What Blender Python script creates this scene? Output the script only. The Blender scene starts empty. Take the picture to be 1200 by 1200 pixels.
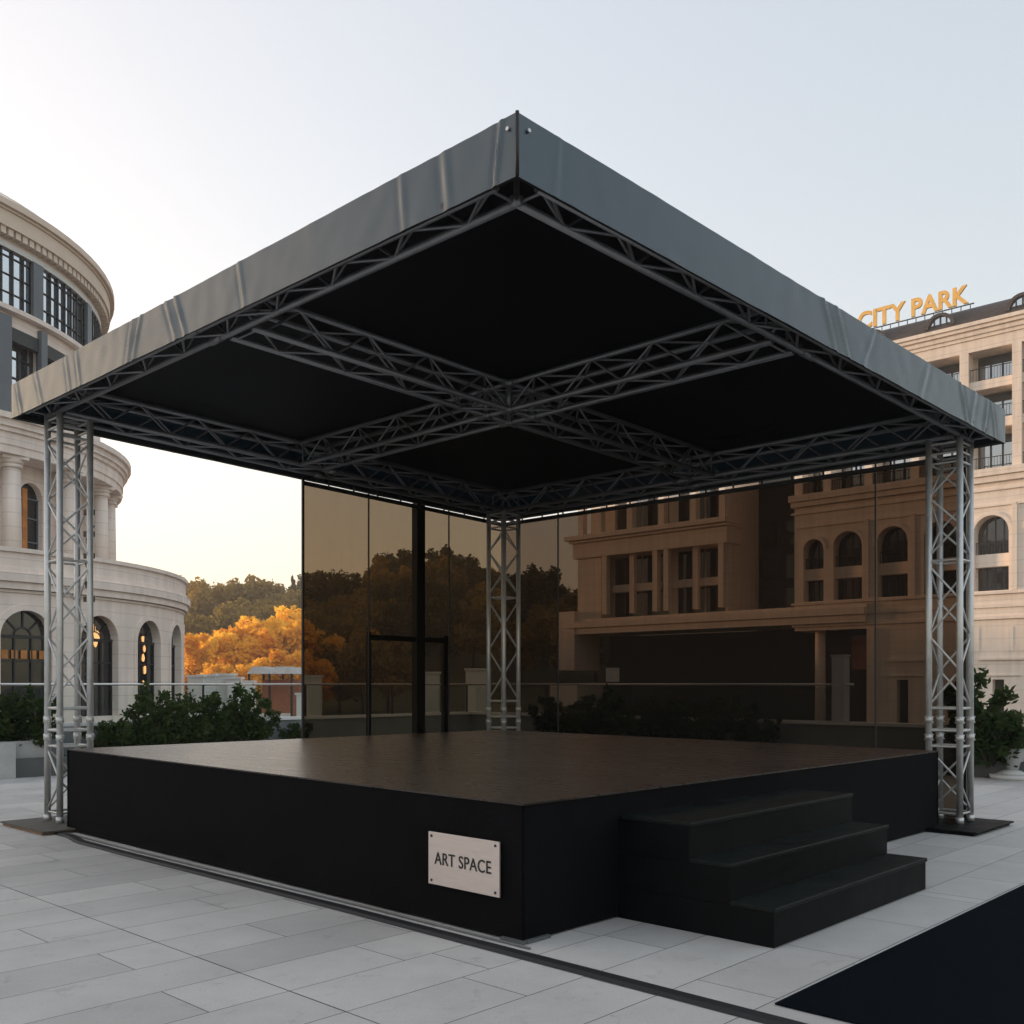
import bpy, bmesh, math, random
from math import radians as R, sin, cos, pi, sqrt, tan
from mathutils import Vector, Matrix, noise
rnd = random.Random(7)
scn = bpy.context.scene
COL = scn.collection

# ---------------------------------------------------------------- camera, world, sun, exposure
cam_d = bpy.data.cameras.new('camera'); cam = bpy.data.objects.new('camera', cam_d); COL.objects.link(cam)
cam.location = (0, 0, 1.6); cam.rotation_euler = (R(90), 0, 0)
cam_d.sensor_width = 36; cam_d.lens = 36*1165/1200; cam_d.shift_y = 202/1200
cam_d.clip_end = 3000
scn.camera = cam
SUN_AZ = R(-58)      # measured from +Y (view direction), negative = left
SUN_EL = R(4.0)
SKY_GAMMA = 0.41
w = bpy.data.worlds.new('World'); scn.world = w; w.use_nodes = True
nt = w.node_tree; bg = nt.nodes['Background']
sky = nt.nodes.new('ShaderNodeTexSky'); sky.sky_type = 'NISHITA'; sky.sun_disc = False
sky.sun_elevation = SUN_EL; sky.sun_rotation = SUN_AZ
sky.air_density = 1.0; sky.dust_density = 3.0; sky.ozone_density = 1.0; sky.altitude = 200
hs = nt.nodes.new('ShaderNodeHueSaturation'); hs.inputs['Saturation'].default_value = 1.02
ga = nt.nodes.new('ShaderNodeGamma'); ga.inputs['Gamma'].default_value = SKY_GAMMA      # thin high veil evens the sky out
nt.links.new(sky.outputs[0], hs.inputs['Color']); nt.links.new(hs.outputs[0], ga.inputs['Color']); tn = nt.nodes.new('ShaderNodeVectorMath'); tn.operation = 'MULTIPLY'; tn.inputs[1].default_value = (1.035, .995, 1.005)
nt.links.new(ga.outputs[0], tn.inputs[0]); nt.links.new(tn.outputs[0], bg.inputs['Color'])
bg.inputs['Strength'].default_value = 0.15
sl = bpy.data.lights.new('sun', 'SUN'); sun = bpy.data.objects.new('sun', sl); COL.objects.link(sun)
sl.energy = 1.2; sl.angle = R(3.0); sl.color = (1.0, 0.64, 0.38)
sd = Vector((sin(SUN_AZ)*cos(SUN_EL), cos(SUN_AZ)*cos(SUN_EL), sin(SUN_EL)))
sun.rotation_euler = sd.to_track_quat('Z', 'Y').to_euler(); sun.location = (-20, 10, 30)
scn.view_settings.view_transform = 'Standard'; scn.view_settings.look = 'None'
scn.view_settings.gamma = 1; scn.view_settings.exposure = 2.42
try:
    scn.cycles.max_bounces = 6; scn.cycles.transparent_max_bounces = 16; scn.cycles.caustics_reflective = False
    scn.cycles.sample_clamp_indirect = 4
except Exception: pass

# ---------------------------------------------------------------- materials
def newmat(name):
    m = bpy.data.materials.new(name); m.use_nodes = True
    return m, m.node_tree, m.node_tree.nodes['Principled BSDF']
def mat(name, col, rough=0.6, metal=0.0, var=0.0, vscale=3.0, bump=0.0, bscale=30.0, spec=None, coord='Object', stretch=None, rvar=0.0):
    m, t, b = newmat(name)
    b.inputs['Base Color'].default_value = (*col, 1); b.inputs['Roughness'].default_value = rough; b.inputs['Metallic'].default_value = metal
    if spec is not None: b.inputs['Specular IOR Level'].default_value = spec
    if var or bump or rvar:
        tc = t.nodes.new('ShaderNodeTexCoord'); mp = t.nodes.new('ShaderNodeMapping'); t.links.new(tc.outputs[coord], mp.inputs[0])
        if stretch: mp.inputs['Scale'].default_value = stretch
    if var or rvar:
        n = t.nodes.new('ShaderNodeTexNoise'); n.inputs['Scale'].default_value = vscale; n.inputs['Detail'].default_value = 6; n.inputs['Roughness'].default_value = .65
        t.links.new(mp.outputs[0], n.inputs['Vector'])
    if var:
        mr = t.nodes.new('ShaderNodeMapRange'); mr.inputs[1].default_value = .3; mr.inputs[2].default_value = .7
        mr.inputs[3].default_value = 1-var; mr.inputs[4].default_value = 1+var
        t.links.new(n.outputs['Fac'], mr.inputs[0])
        mx = t.nodes.new('ShaderNodeVectorMath'); mx.operation = 'SCALE'; mx.inputs[0].default_value = col
        t.links.new(mr.outputs[0], mx.inputs['Scale']); t.links.new(mx.outputs[0], b.inputs['Base Color'])
    if rvar:
        mr = t.nodes.new('ShaderNodeMapRange'); mr.inputs[1].default_value = .3; mr.inputs[2].default_value = .7
        mr.inputs[3].default_value = max(0.02, rough-rvar); mr.inputs[4].default_value = rough+rvar
        t.links.new(n.outputs['Fac'], mr.inputs[0]); t.links.new(mr.outputs[0], b.inputs['Roughness'])
    if bump:
        n2 = t.nodes.new('ShaderNodeTexNoise'); n2.inputs['Scale'].default_value = bscale; n2.inputs['Detail'].default_value = 5
        t.links.new(mp.outputs[0], n2.inputs['Vector'])
        bp = t.nodes.new('ShaderNodeBump'); bp.inputs['Strength'].default_value = bump; bp.inputs['Distance'].default_value = .02
        t.links.new(n2.outputs['Fac'], bp.inputs['Height']); t.links.new(bp.outputs[0], b.inputs['Normal'])
    return m
def courses(m, h, wdt, dark):
    # thin horizontal bed joints between the stone courses, plus faint rain streaks
    t = m.node_tree; b = t.nodes['Principled BSDF']; src = b.inputs['Base Color'].links[0].from_socket
    tc = t.nodes.new('ShaderNodeTexCoord'); sx = t.nodes.new('ShaderNodeSeparateXYZ'); t.links.new(tc.outputs['Object'], sx.inputs[0])
    pp = t.nodes.new('ShaderNodeMath'); pp.operation = 'PINGPONG'; pp.inputs[1].default_value = h/2; t.links.new(sx.outputs['Z'], pp.inputs[0])
    gt = t.nodes.new('ShaderNodeMath'); gt.operation = 'GREATER_THAN'; gt.inputs[1].default_value = wdt/2; t.links.new(pp.outputs[0], gt.inputs[0])
    mr = t.nodes.new('ShaderNodeMapRange'); mr.inputs[3].default_value = dark; mr.inputs[4].default_value = 1; t.links.new(gt.outputs[0], mr.inputs[0])
    mp = t.nodes.new('ShaderNodeMapping'); mp.inputs['Scale'].default_value = (2.2, 2.2, .16); t.links.new(tc.outputs['Object'], mp.inputs[0])
    n = t.nodes.new('ShaderNodeTexNoise'); n.inputs['Scale'].default_value = 1; n.inputs['Detail'].default_value = 5; t.links.new(mp.outputs[0], n.inputs['Vector'])
    m2 = t.nodes.new('ShaderNodeMapRange'); m2.inputs[1].default_value = .3; m2.inputs[2].default_value = .6; m2.inputs[3].default_value = .90; m2.inputs[4].default_value = 1.06; t.links.new(n.outputs['Fac'], m2.inputs[0])
    mu = t.nodes.new('ShaderNodeMath'); mu.operation = 'MULTIPLY'; t.links.new(mr.outputs[0], mu.inputs[0]); t.links.new(m2.outputs[0], mu.inputs[1])
    vm = t.nodes.new('ShaderNodeVectorMath'); vm.operation = 'SCALE'; t.links.new(src, vm.inputs[0]); t.links.new(mu.outputs[0], vm.inputs['Scale']); t.links.new(vm.outputs[0], b.inputs['Base Color'])
M = {}
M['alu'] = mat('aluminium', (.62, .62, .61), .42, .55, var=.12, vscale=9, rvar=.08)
M['alu_shade'] = mat('shaded aluminium', (.23, .23, .24), .42, .65, var=.15, vscale=6, rvar=.08)  # darker copy of the aluminium, shade under the roof put into its colour
M['black_fabric'] = mat('black skirt cloth', (.0045, .0045, .0055), .85, var=.25, vscale=2.5, bump=.15, bscale=60, spec=.08)
M['ceiling'] = mat('black roof lining', (.0035, .0035, .005), .6, var=.2, vscale=1.5, spec=.12)
M['step'] = mat('black painted plywood', (.004, .0045, .005), .5, var=.35, vscale=4, rvar=.12, bump=.08, bscale=40, spec=.09)
M['tread'] = mat('worn black tread', (.0075, .010, .0095), .45, var=.5, vscale=3.5, rvar=.12, bump=.1, bscale=60, spec=.16)
M['carpet'] = mat('black carpet', (.0045, .007, .010), .95, var=.2, vscale=5, bump=.25, bscale=220, spec=.03)
M['stone_l'] = mat('pale limestone', (.86, .745, .665), .8, var=.07, vscale=.5, bump=.1, bscale=8)
M['stone_r'] = mat('cream stone', (.86, .745, .64), .8, var=.06, vscale=.25, bump=.1, bscale=4)
M['stone_base'] = mat('pale base stone', (.70, .65, .60), .8, var=.08, vscale=.3)
courses(M['stone_l'], .62, .035, .80); courses(M['stone_r'], 1.05, .06, .84)
M['dark_frame'] = mat('dark metal frame', (.02, .02, .022), .45)
M['grey_metal'] = mat('grey cladding', (.13, .15, .17), .5, var=.1, vscale=.5)
M['grey_shade'] = mat('dark window hood', (.035, .042, .045), .6)
M['interior'] = mat('dark interior', (.02, .018, .017), .9)
M['plaque'] = mat('brushed steel plaque', (.72, .62, .575), .42, .45, var=.06, vscale=6, stretch=(1, 1, 14), rvar=.06)
M['black_paint'] = mat('black paint', (.008, .008, .009), .5)
M['gold'] = mat('gold letters', (.90, .52, .13), .45, .3, var=.12, vscale=1.5)
M['rubber'] = mat('black rubber', (.016, .016, .018), .6, bump=.1)
M['plate_wood'] = mat('weathered plywood', (.085, .078, .062), .7, var=.3, vscale=7, bump=.2, bscale=30)
M['plate_edge'] = mat('raw plywood edge', (.22, .13, .08), .8, var=.3, vscale=12)
M['planter'] = mat('pale planter concrete', (.50, .50, .49), .8, var=.15, vscale=2.5, bump=.15, bscale=15)
M['planter_dark'] = mat('grey planter', (.10, .105, .105), .7, var=.15, vscale=2)
M['parapet'] = mat('white parapet coping', (.68, .68, .66), .7, var=.08, vscale=1.5)
M['parapet_wall'] = mat('parapet wall', (.20, .22, .22), .8, var=.15, vscale=1.0)
M['steel'] = mat('stainless rail', (.7, .68, .65), .3, .9)
M['white_paint'] = mat('white paint', (.75, .74, .71), .6, var=.05)
M['bark'] = mat('bark', (.06, .045, .032), .9, var=.3, vscale=3, bump=.3, bscale=6)
M['asphalt'] = mat('asphalt', (.06, .06, .062), .9, var=.2, vscale=.3)
M['hillside'] = mat('hillside soil and grass', (.075, .07, .03), .95, var=.4, vscale=.06)
M['terracotta'] = mat('terracotta brick', (.32, .14, .09), .85, var=.2, vscale=2)
M['warm_reflection'] = mat('amber curtain', (.55, .22, .06), .8, var=.35, vscale=1.4)  # amber of warm reflections in the rotunda windows, put into the colour

def roof_tile():
    m, t, b = newmat('brown fish scale roof')
    tc = t.nodes.new('ShaderNodeTexCoord'); br = t.nodes.new('ShaderNodeTexBrick')
    br.inputs['Scale'].default_value = 1; br.inputs['Brick Width'].default_value = .35; br.inputs['Row Height'].default_value = .16
    br.inputs['Mortar Size'].default_value = .02; br.inputs['Color1'].default_value = (.055, .042, .038, 1); br.inputs['Color2'].default_value = (.085, .066, .06, 1)
    br.inputs['Mortar'].default_value = (.02, .016, .015, 1)
    t.links.new(tc.outputs['UV'], br.inputs['Vector']); t.links.new(br.outputs['Color'], b.inputs['Base Color'])
    bp = t.nodes.new('ShaderNodeBump'); bp.inputs['Strength'].default_value = .6; bp.inputs['Distance'].default_value = .05; bp.invert = True
    t.links.new(br.outputs['Fac'], bp.inputs['Height']); t.links.new(bp.outputs[0], b.inputs['Normal'])
    b.inputs['Roughness'].default_value = .55
    return m
M['roof'] = roof_tile()

def window_glass(name, tint, refl):
    m, t, b = newmat(name)
    b.inputs['Base Color'].default_value = (*tint, 1); b.inputs['Roughness'].default_value = .6; b.inputs['Specular IOR Level'].default_value = 0
    g = t.nodes.new('ShaderNodeBsdfGlossy'); g.inputs['Roughness'].default_value = .03; g.inputs['Color'].default_value = (.9, .95, 1, 1)
    fr = t.nodes.new('ShaderNodeFresnel'); fr.inputs['IOR'].default_value = 1.5
    ad = t.nodes.new('ShaderNodeMath'); ad.operation = 'ADD'; ad.inputs[1].default_value = refl; ad.use_clamp = True
    t.links.new(fr.outputs[0], ad.inputs[0])
    tc = t.nodes.new('ShaderNodeTexCoord'); n = t.nodes.new('ShaderNodeTexNoise'); n.inputs['Scale'].default_value = .6; n.inputs['Detail'].default_value = 1
    bp = t.nodes.new('ShaderNodeBump'); bp.inputs['Strength'].default_value = .12; bp.inputs['Distance'].default_value = .1
    t.links.new(tc.outputs['Object'], n.inputs['Vector']); t.links.new(n.outputs['Fac'], bp.inputs['Height']); t.links.new(bp.outputs[0], g.inputs['Normal'])
    mx = t.nodes.new('ShaderNodeMixShader'); t.links.new(ad.outputs[0], mx.inputs[0]); t.links.new(b.outputs[0], mx.inputs[1]); t.links.new(g.outputs[0], mx.inputs[2])
    t.links.new(mx.outputs[0], t.nodes['Material Output'].inputs['Surface'])
    return m
M['glass_sky'] = window_glass('sky reflecting glass', (.07, .09, .105), .6)
M['glass_dark'] = window_glass('dark window glass', (.018, .016, .015), .03)
M['glass_mid'] = window_glass('hotel window glass', (.05, .05, .052), .35)

def rail_glass():
    m, t, b = newmat('rail glass')
    tr = t.nodes.new('ShaderNodeBsdfTransparent'); tr.inputs[0].default_value = (.93, .96, .95, 1)
    g = t.nodes.new('ShaderNodeBsdfGlossy'); g.inputs['Roughness'].default_value = .02
    fr = t.nodes.new('ShaderNodeFresnel'); fr.inputs['IOR'].default_value = 1.3
    mx = t.nodes.new('ShaderNodeMixShader'); t.links.new(fr.outputs[0], mx.inputs[0]); t.links.new(tr.outputs[0], mx.inputs[1]); t.links.new(g.outputs[0], mx.inputs[2])
    t.links.new(mx.outputs[0], t.nodes['Material Output'].inputs['Surface']); return m
M['rail_glass'] = rail_glass()

def scrim(SCRIM_T):
    # woven mesh: lets part of the light through, the threads themselves are black
    m, t, b = newmat('black mesh scrim')
    b.inputs['Base Color'].default_value = (.004, .004, .004, 1); b.inputs['Roughness'].default_value = .6; b.inputs['Specular IOR Level'].default_value = .1
    tc = t.nodes.new('ShaderNodeTexCoord')
    def nz(scale, sc, det):
        mp = t.nodes.new('ShaderNodeMapping'); mp.inputs['Scale'].default_value = scale
        n = t.nodes.new('ShaderNodeTexNoise'); n.inputs['Scale'].default_value = sc; n.inputs['Detail'].default_value = det
        t.links.new(tc.outputs['UV'], mp.inputs[0]); t.links.new(mp.outputs[0], n.inputs['Vector']); return n
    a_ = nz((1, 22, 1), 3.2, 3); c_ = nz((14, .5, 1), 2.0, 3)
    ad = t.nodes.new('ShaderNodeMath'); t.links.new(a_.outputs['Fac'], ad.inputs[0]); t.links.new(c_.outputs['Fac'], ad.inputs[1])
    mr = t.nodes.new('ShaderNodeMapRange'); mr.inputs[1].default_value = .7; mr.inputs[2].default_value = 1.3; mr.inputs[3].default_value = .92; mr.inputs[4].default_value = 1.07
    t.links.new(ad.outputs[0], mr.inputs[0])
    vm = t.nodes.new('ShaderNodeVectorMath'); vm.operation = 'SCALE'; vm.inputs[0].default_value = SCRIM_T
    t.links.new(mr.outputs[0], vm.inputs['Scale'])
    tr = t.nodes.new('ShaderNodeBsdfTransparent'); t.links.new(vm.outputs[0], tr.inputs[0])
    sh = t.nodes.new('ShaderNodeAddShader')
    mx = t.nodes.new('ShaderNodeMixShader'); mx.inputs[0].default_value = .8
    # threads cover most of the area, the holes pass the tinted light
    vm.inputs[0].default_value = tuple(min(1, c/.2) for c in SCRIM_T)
    mx.inputs[0].default_value = .8
    t.links.new(tr.outputs[0], mx.inputs[1]); t.links.new(b.outputs[0], mx.inputs[2])
    t.links.new(mx.outputs[0], t.nodes['Material Output'].inputs['Surface']); return m
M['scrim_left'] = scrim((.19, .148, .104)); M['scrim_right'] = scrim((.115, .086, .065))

def leafmat(name, c1, c2, trans=.35):
    m, t, b = newmat(name)
    oi = t.nodes.new('ShaderNodeObjectInfo'); tc = t.nodes.new('ShaderNodeTexCoord')
    at = t.nodes.new('ShaderNodeAttribute'); at.attribute_name = 'tone'
    mx = t.nodes.new('ShaderNodeMix'); mx.data_type = 'RGBA'
    ad = t.nodes.new('ShaderNodeMath'); ad.operation = 'MULTIPLY_ADD'; ad.inputs[1].default_value = .45; 
    t.links.new(oi.outputs['Random'], ad.inputs[0])
    mu = t.nodes.new('ShaderNodeMath'); mu.operation = 'MULTIPLY'; mu.inputs[1].default_value = .6
    t.links.new(at.outputs['Fac'], mu.inputs[0]); t.links.new(mu.outputs[0], ad.inputs[2])
    t.links.new(ad.outputs[0], mx.inputs['Factor']); mx.inputs['A'].default_value = (*c1, 1); mx.inputs['B'].default_value = (*c2, 1)
    d = t.nodes.new('ShaderNodeBsdfDiffuse'); tl = t.nodes.new('ShaderNodeBsdfTranslucent'); ms = t.nodes.new('ShaderNodeMixShader'); ms.inputs[0].default_value = trans
    t.links.new(mx.outputs['Result'], d.inputs[0]); t.links.new(mx.outputs['Result'], tl.inputs[0])
    t.links.new(d.outputs[0], ms.inputs[1]); t.links.new(tl.outputs[0], ms.inputs[2])
    t.links.new(ms.outputs[0], t.nodes['Material Output'].inputs['Surface']); return m
M['leaf_olive'] = leafmat('olive foliage', (.24, .17, .04), (.42, .29, .08))
M['leaf_dark'] = leafmat('dark foliage', (.05, .06, .022), (.13, .115, .035))
M['leaf_orange'] = leafmat('orange foliage', (.78, .33, .025), (1.0, .66, .09), .5)
M['leaf_shrub'] = leafmat('shrub leaves', (.014, .032, .012), (.075, .11, .035), .35)

# ---------------------------------------------------------------- mesh helpers
class MB:
    def __init__(s): s.v = []; s.f = []; s.sm = []; s.uv = None; s.tone = None; s.mi = []
    def face(s, ids, smooth=False, mi=0): s.f.append(tuple(ids)); s.sm.append(smooth); s.mi.append(mi)
    def quad(s, a, b, c, d, smooth=False, mi=0):
        i = len(s.v); s.v += [Vector(a), Vector(b), Vector(c), Vector(d)]; s.face((i, i+1, i+2, i+3), smooth, mi)
    def hexa(s, p, mi=0):        # 8 points: bottom loop 0-3, top loop 4-7
        i = len(s.v); s.v += [Vector(q) for q in p]
        for f in ((0, 3, 2, 1), (4, 5, 6, 7), (0, 1, 5, 4), (1, 2, 6, 5), (2, 3, 7, 6), (3, 0, 4, 7)): s.face([i+k for k in f], False, mi)
    def box(s, x0, x1, y0, y1, z0, z1, mi=0):
        s.hexa([(x0, y0, z0), (x1, y0, z0), (x1, y1, z0), (x0, y1, z0), (x0, y0, z1), (x1, y0, z1), (x1, y1, z1), (x0, y1, z1)], mi)
    def obox(s, o, u, v, z0, z1, mi=0):   # oriented box on base corner o, edge vectors u, v (xy)
        o = Vector((o[0], o[1], 0)); u = Vector((u[0], u[1], 0)); v = Vector((v[0], v[1], 0))
        if u.cross(v).z < 0: u, v = v, u
        q = [o, o+u, o+u+v, o+v]
        s.hexa([(p.x, p.y, z0) for p in q]+[(p.x, p.y, z1) for p in q], mi)
    def tube(s, a, b, r, n=8, r2=None, cap=True):
        a = Vector(a); b = Vector(b); d = (b-a)
        if d.length < 1e-6: return
        d.normalize(); r2 = r if r2 is None else r2
        x = d.orthogonal().normalized(); y = d.cross(x); i = len(s.v)
        for k in range(n):
            c = cos(2*pi*k/n)*x+sin(2*pi*k/n)*y; s.v += [a+c*r, b+c*r2]
        for k in range(n):
            j = (k+1) % n; s.face((i+2*k, i+2*j, i+2*j+1, i+2*k+1), True)
        if cap:
            s.face([i+2*k for k in range(n)][::-1]); s.face([i+2*k+1 for k in range(n)])
    def build(s, name, m, parent=None, uv=None, loc=None):
        me = bpy.data.meshes.new(name)
        base = Vector(loc) if loc is not None else Vector((0, 0, 0))
        org = base
        p = parent
        if parent is not None:
            org = Vector(ORG.get(parent.name, (0, 0, 0)))
        me.from_pydata([tuple(q-org) for q in s.v], [], s.f)
        ms = m if isinstance(m, (list, tuple)) else [m]
        for mm in ms: me.materials.append(mm)
        for pl, sm, mi in zip(me.polygons, s.sm, s.mi): pl.use_smooth = sm; pl.material_index = mi
        if s.uv:
            ul = me.uv_layers.new(name='UVMap')
            for l in me.loops: ul.data[l.index].uv = s.uv[l.vertex_index]
        if s.tone:
            at = me.attributes.new('tone', 'FLOAT', 'FACE')
            for k, tv in enumerate(s.tone): at.data[k].value = tv
        o = bpy.data.objects.new(name, me); COL.objects.link(o)
        if parent is not None: o.parent = parent; ORG[o.name] = org
        else: o.location = base; ORG[o.name] = base
        return o
ORG = {}
def tag(o, label, cat, group=None, kind=None):
    if label: o['label'] = label
    if cat: o['category'] = cat
    if group: o['group'] = group
    if kind: o['kind'] = kind
    return o
def thing(name, label, cat, loc=(0, 0, 0), group=None):
    o = bpy.data.objects.new(name, None); COL.objects.link(o); o.location = loc; o.empty_display_size = .3
    ORG[o.name] = Vector(loc); return tag(o, label, cat, group)
def struct(o): o['kind'] = 'structure'; return o
def part_label(o, l): o['label'] = l; return o
def copy_tree(o, parent=None):
    c = o.copy(); COL.objects.link(c)
    if parent is not None: c.parent = parent
    for ch in list(o.children): copy_tree(ch, c)
    return c
def bevel(o, wd=.01, seg=2):
    md = o.modifiers.new('bevel', 'BEVEL'); md.width = wd; md.segments = seg; md.limit_method = 'ANGLE'; return o

def wall(mb, Mf, s0, s1, z0, z1, openings, depth, step=1.0, back=True):
    """front skin with real openings and reveals. openings: (a, b, za, zb, arch) ; arch => top is a half circle ending at zb"""
    cuts = {s0, s1}
    for (a, b, za, zb, ar) in openings:
        n = 14 if ar else 1
        for k in range(n+1): cuts.add(a+(b-a)*(0.5-0.5*cos(pi*k/n)) if ar else a+(b-a)*k/n)
    k = s0
    while k < s1: cuts.add(k); k += step
    cs = sorted(cuts); cc = [cs[0]]
    for c in cs[1:]:
        if c-cc[-1] > 1e-4: cc.append(c)
    def top(op, s):
        a, b, za, zb, ar = op
        if not ar: return zb
        r = (b-a)/2; x = min(r, abs(s-(a+b)/2)); return zb-r+sqrt(max(0, r*r-x*x))
    for a, b in zip(cc[:-1], cc[1:]):
        mid = (a+b)/2; ops = sorted([o for o in openings if o[0] < mid < o[1]], key=lambda o: o[2])
        la = lb = z0
        for o in ops:
            if o[2] > min(la, lb)+1e-4: mb.quad(Mf(a, la, 0), Mf(b, lb, 0), Mf(b, o[2], 0), Mf(a, o[2], 0))
            ta, tb = top(o, a), top(o, b)
            mb.quad(Mf(a, ta, 0), Mf(b, tb, 0), Mf(b, tb, depth), Mf(a, ta, depth))
            mb.quad(Mf(a, o[2], depth), Mf(b, o[2], depth), Mf(b, o[2], 0), Mf(a, o[2], 0))
            la, lb = ta, tb
        mb.quad(Mf(a, la, 0), Mf(b, lb, 0), Mf(b, z1, 0), Mf(a, z1, 0))
        if not ops and back: mb.quad(Mf(b, z0, depth), Mf(a, z0, depth), Mf(a, z1, depth), Mf(b, z1, depth))
    for o in openings:
        zt = o[3]-(o[1]-o[0])/2 if o[4] else o[3]
        mb.quad(Mf(o[0], o[2], 0), Mf(o[0], zt, 0), Mf(o[0], zt, depth), Mf(o[0], o[2], depth))
        mb.quad(Mf(o[1], o[2], depth), Mf(o[1], zt, depth), Mf(o[1], zt, 0), Mf(o[1], o[2], 0))
def mbox(mb, Mf, s0, s1, z0, z1, d0, d1, step=1.2, closed=False):
    n = max(1, int(abs(s1-s0)/step))
    for k in range(n):
        a = s0+(s1-s0)*k/n; b = s0+(s1-s0)*(k+1)/n
        mb.quad(Mf(a, z0, d0), Mf(b, z0, d0), Mf(b, z1, d0), Mf(a, z1, d0))
        mb.quad(Mf(b, z0, d1), Mf(a, z0, d1), Mf(a, z1, d1), Mf(b, z1, d1))
        mb.quad(Mf(a, z1, d0), Mf(b, z1, d0), Mf(b, z1, d1), Mf(a, z1, d1))
        mb.quad(Mf(a, z0, d1), Mf(b, z0, d1), Mf(b, z0, d0), Mf(a, z0, d0))
    if not closed:
        mb.quad(Mf(s0, z0, d1), Mf(s0, z0, d0), Mf(s0, z1, d0), Mf(s0, z1, d1))
        mb.quad(Mf(s1, z0, d0), Mf(s1, z0, d1), Mf(s1, z1, d1), Mf(s1, z1, d0))
def pane(mb, Mf, s0, s1, z0, z1, d, arch=False, step=.8):
    r = (s1-s0)/2; n = 14 if arch else max(1, int((s1-s0)/step))
    for k in range(n):
        a = s0+(s1-s0)*((0.5-0.5*cos(pi*k/n)) if arch else k/n); b = s0+(s1-s0)*((0.5-0.5*cos(pi*(k+1)/n)) if arch else (k+1)/n)
        if arch:
            m = (s0+s1)/2; ta = z1-r+sqrt(max(0, r*r-(a-m)**2)); tb = z1-r+sqrt(max(0, r*r-(b-m)**2))
        else: ta = tb = z1
        mb.quad(Mf(a, z0, d), Mf(b, z0, d), Mf(b, tb, d), Mf(a, ta, d))
def arch_window(Mf, parent, s0, s1, z0, z1, d, glass, fm, mull=(.5,), trans=(), fan=False, w=.07, arch=True, rim=True):
    g = MB(); pane(g, Mf, s0, s1, z0, z1, d, arch); go = g.build('window', glass, parent)
    f = MB(); r = (s1-s0)/2; m = (s0+s1)/2; zs = z1-r if arch else z1
    def top(s): return zs+sqrt(max(0, r*r-(s-m)**2)) if arch else z1
    for q in mull:
        s = s0+(s1-s0)*q; zt = (zs if fan else top(s)); mbox(f, Mf, s-w/2, s+w/2, z0, zt-.01, d-.08, d-.01)
    for z in trans: mbox(f, Mf, s0, s1, z-w/2, z+w/2, d-.09, d-.012)
    if fan:
        mbox(f, Mf, s0, s1, zs-w, zs+w, d-.1, d-.012)
        for an in (45, 90, 135):
            ca, sa = cos(R(an)), sin(R(an)); n = 3
            for k in range(n):
                ra = r*(.35+.65*k/n); rb = r*(.35+.65*(k+1)/n)
                px, pz = -sa*w/2, ca*w/2
                p = [(m+ca*ra+px, zs+sa*ra+pz), (m+ca*ra-px, zs+sa*ra-pz), (m+ca*rb-px, zs+sa*rb-pz), (m+ca*rb+px, zs+sa*rb+pz)]
                f.quad(*[Mf(a, b, d-.05) for a, b in p])
        for k in range(10):
            a0 = pi*k/10; a1 = pi*(k+1)/10
            f.quad(Mf(m+cos(a0)*r*.32, zs+sin(a0)*r*.32, d-.05), Mf(m+cos(a1)*r*.32, zs+sin(a1)*r*.32, d-.05), Mf(m+cos(a1)*r*.38, zs+sin(a1)*r*.38, d-.05), Mf(m+cos(a0)*r*.38, zs+sin(a0)*r*.38, d-.05))
    if rim:
        mbox(f, Mf, s0, s0+w, z0, zs, d-.08, d-.01); mbox(f, Mf, s1-w, s1, z0, zs, d-.08, d-.01)
    f.build('frame', fm, go)
    return go

# ---------------------------------------------------------------- key points (metres; +Y is away from the camera)
A = Vector((-.729, .685, 0)); B = Vector((.685, .729, 0)); A.normalize(); B.normalize()
PF = Vector((.03, 6.34, 0)); PL = Vector((-5.07, 11.15, 0)); PR = Vector((5.0, 11.1, 0))
UA = (PL-PF); LA = UA.length; UA.normalize()
UB = (PR-PF); LB = UB.length; UB.normalize()
S0 = Vector((.068, 6.11, 0)); SL = Vector((-4.86, 10.85, 0)); SR = Vector((4.72, 11.0, 0)); SB = SL+SR-S0
ZR, KS = 4.64, .28/LB
def RP(u, v, h): q = PF+UA*u+UB*v; return Vector((q.x, q.y, ZR+h-KS*v))

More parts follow.
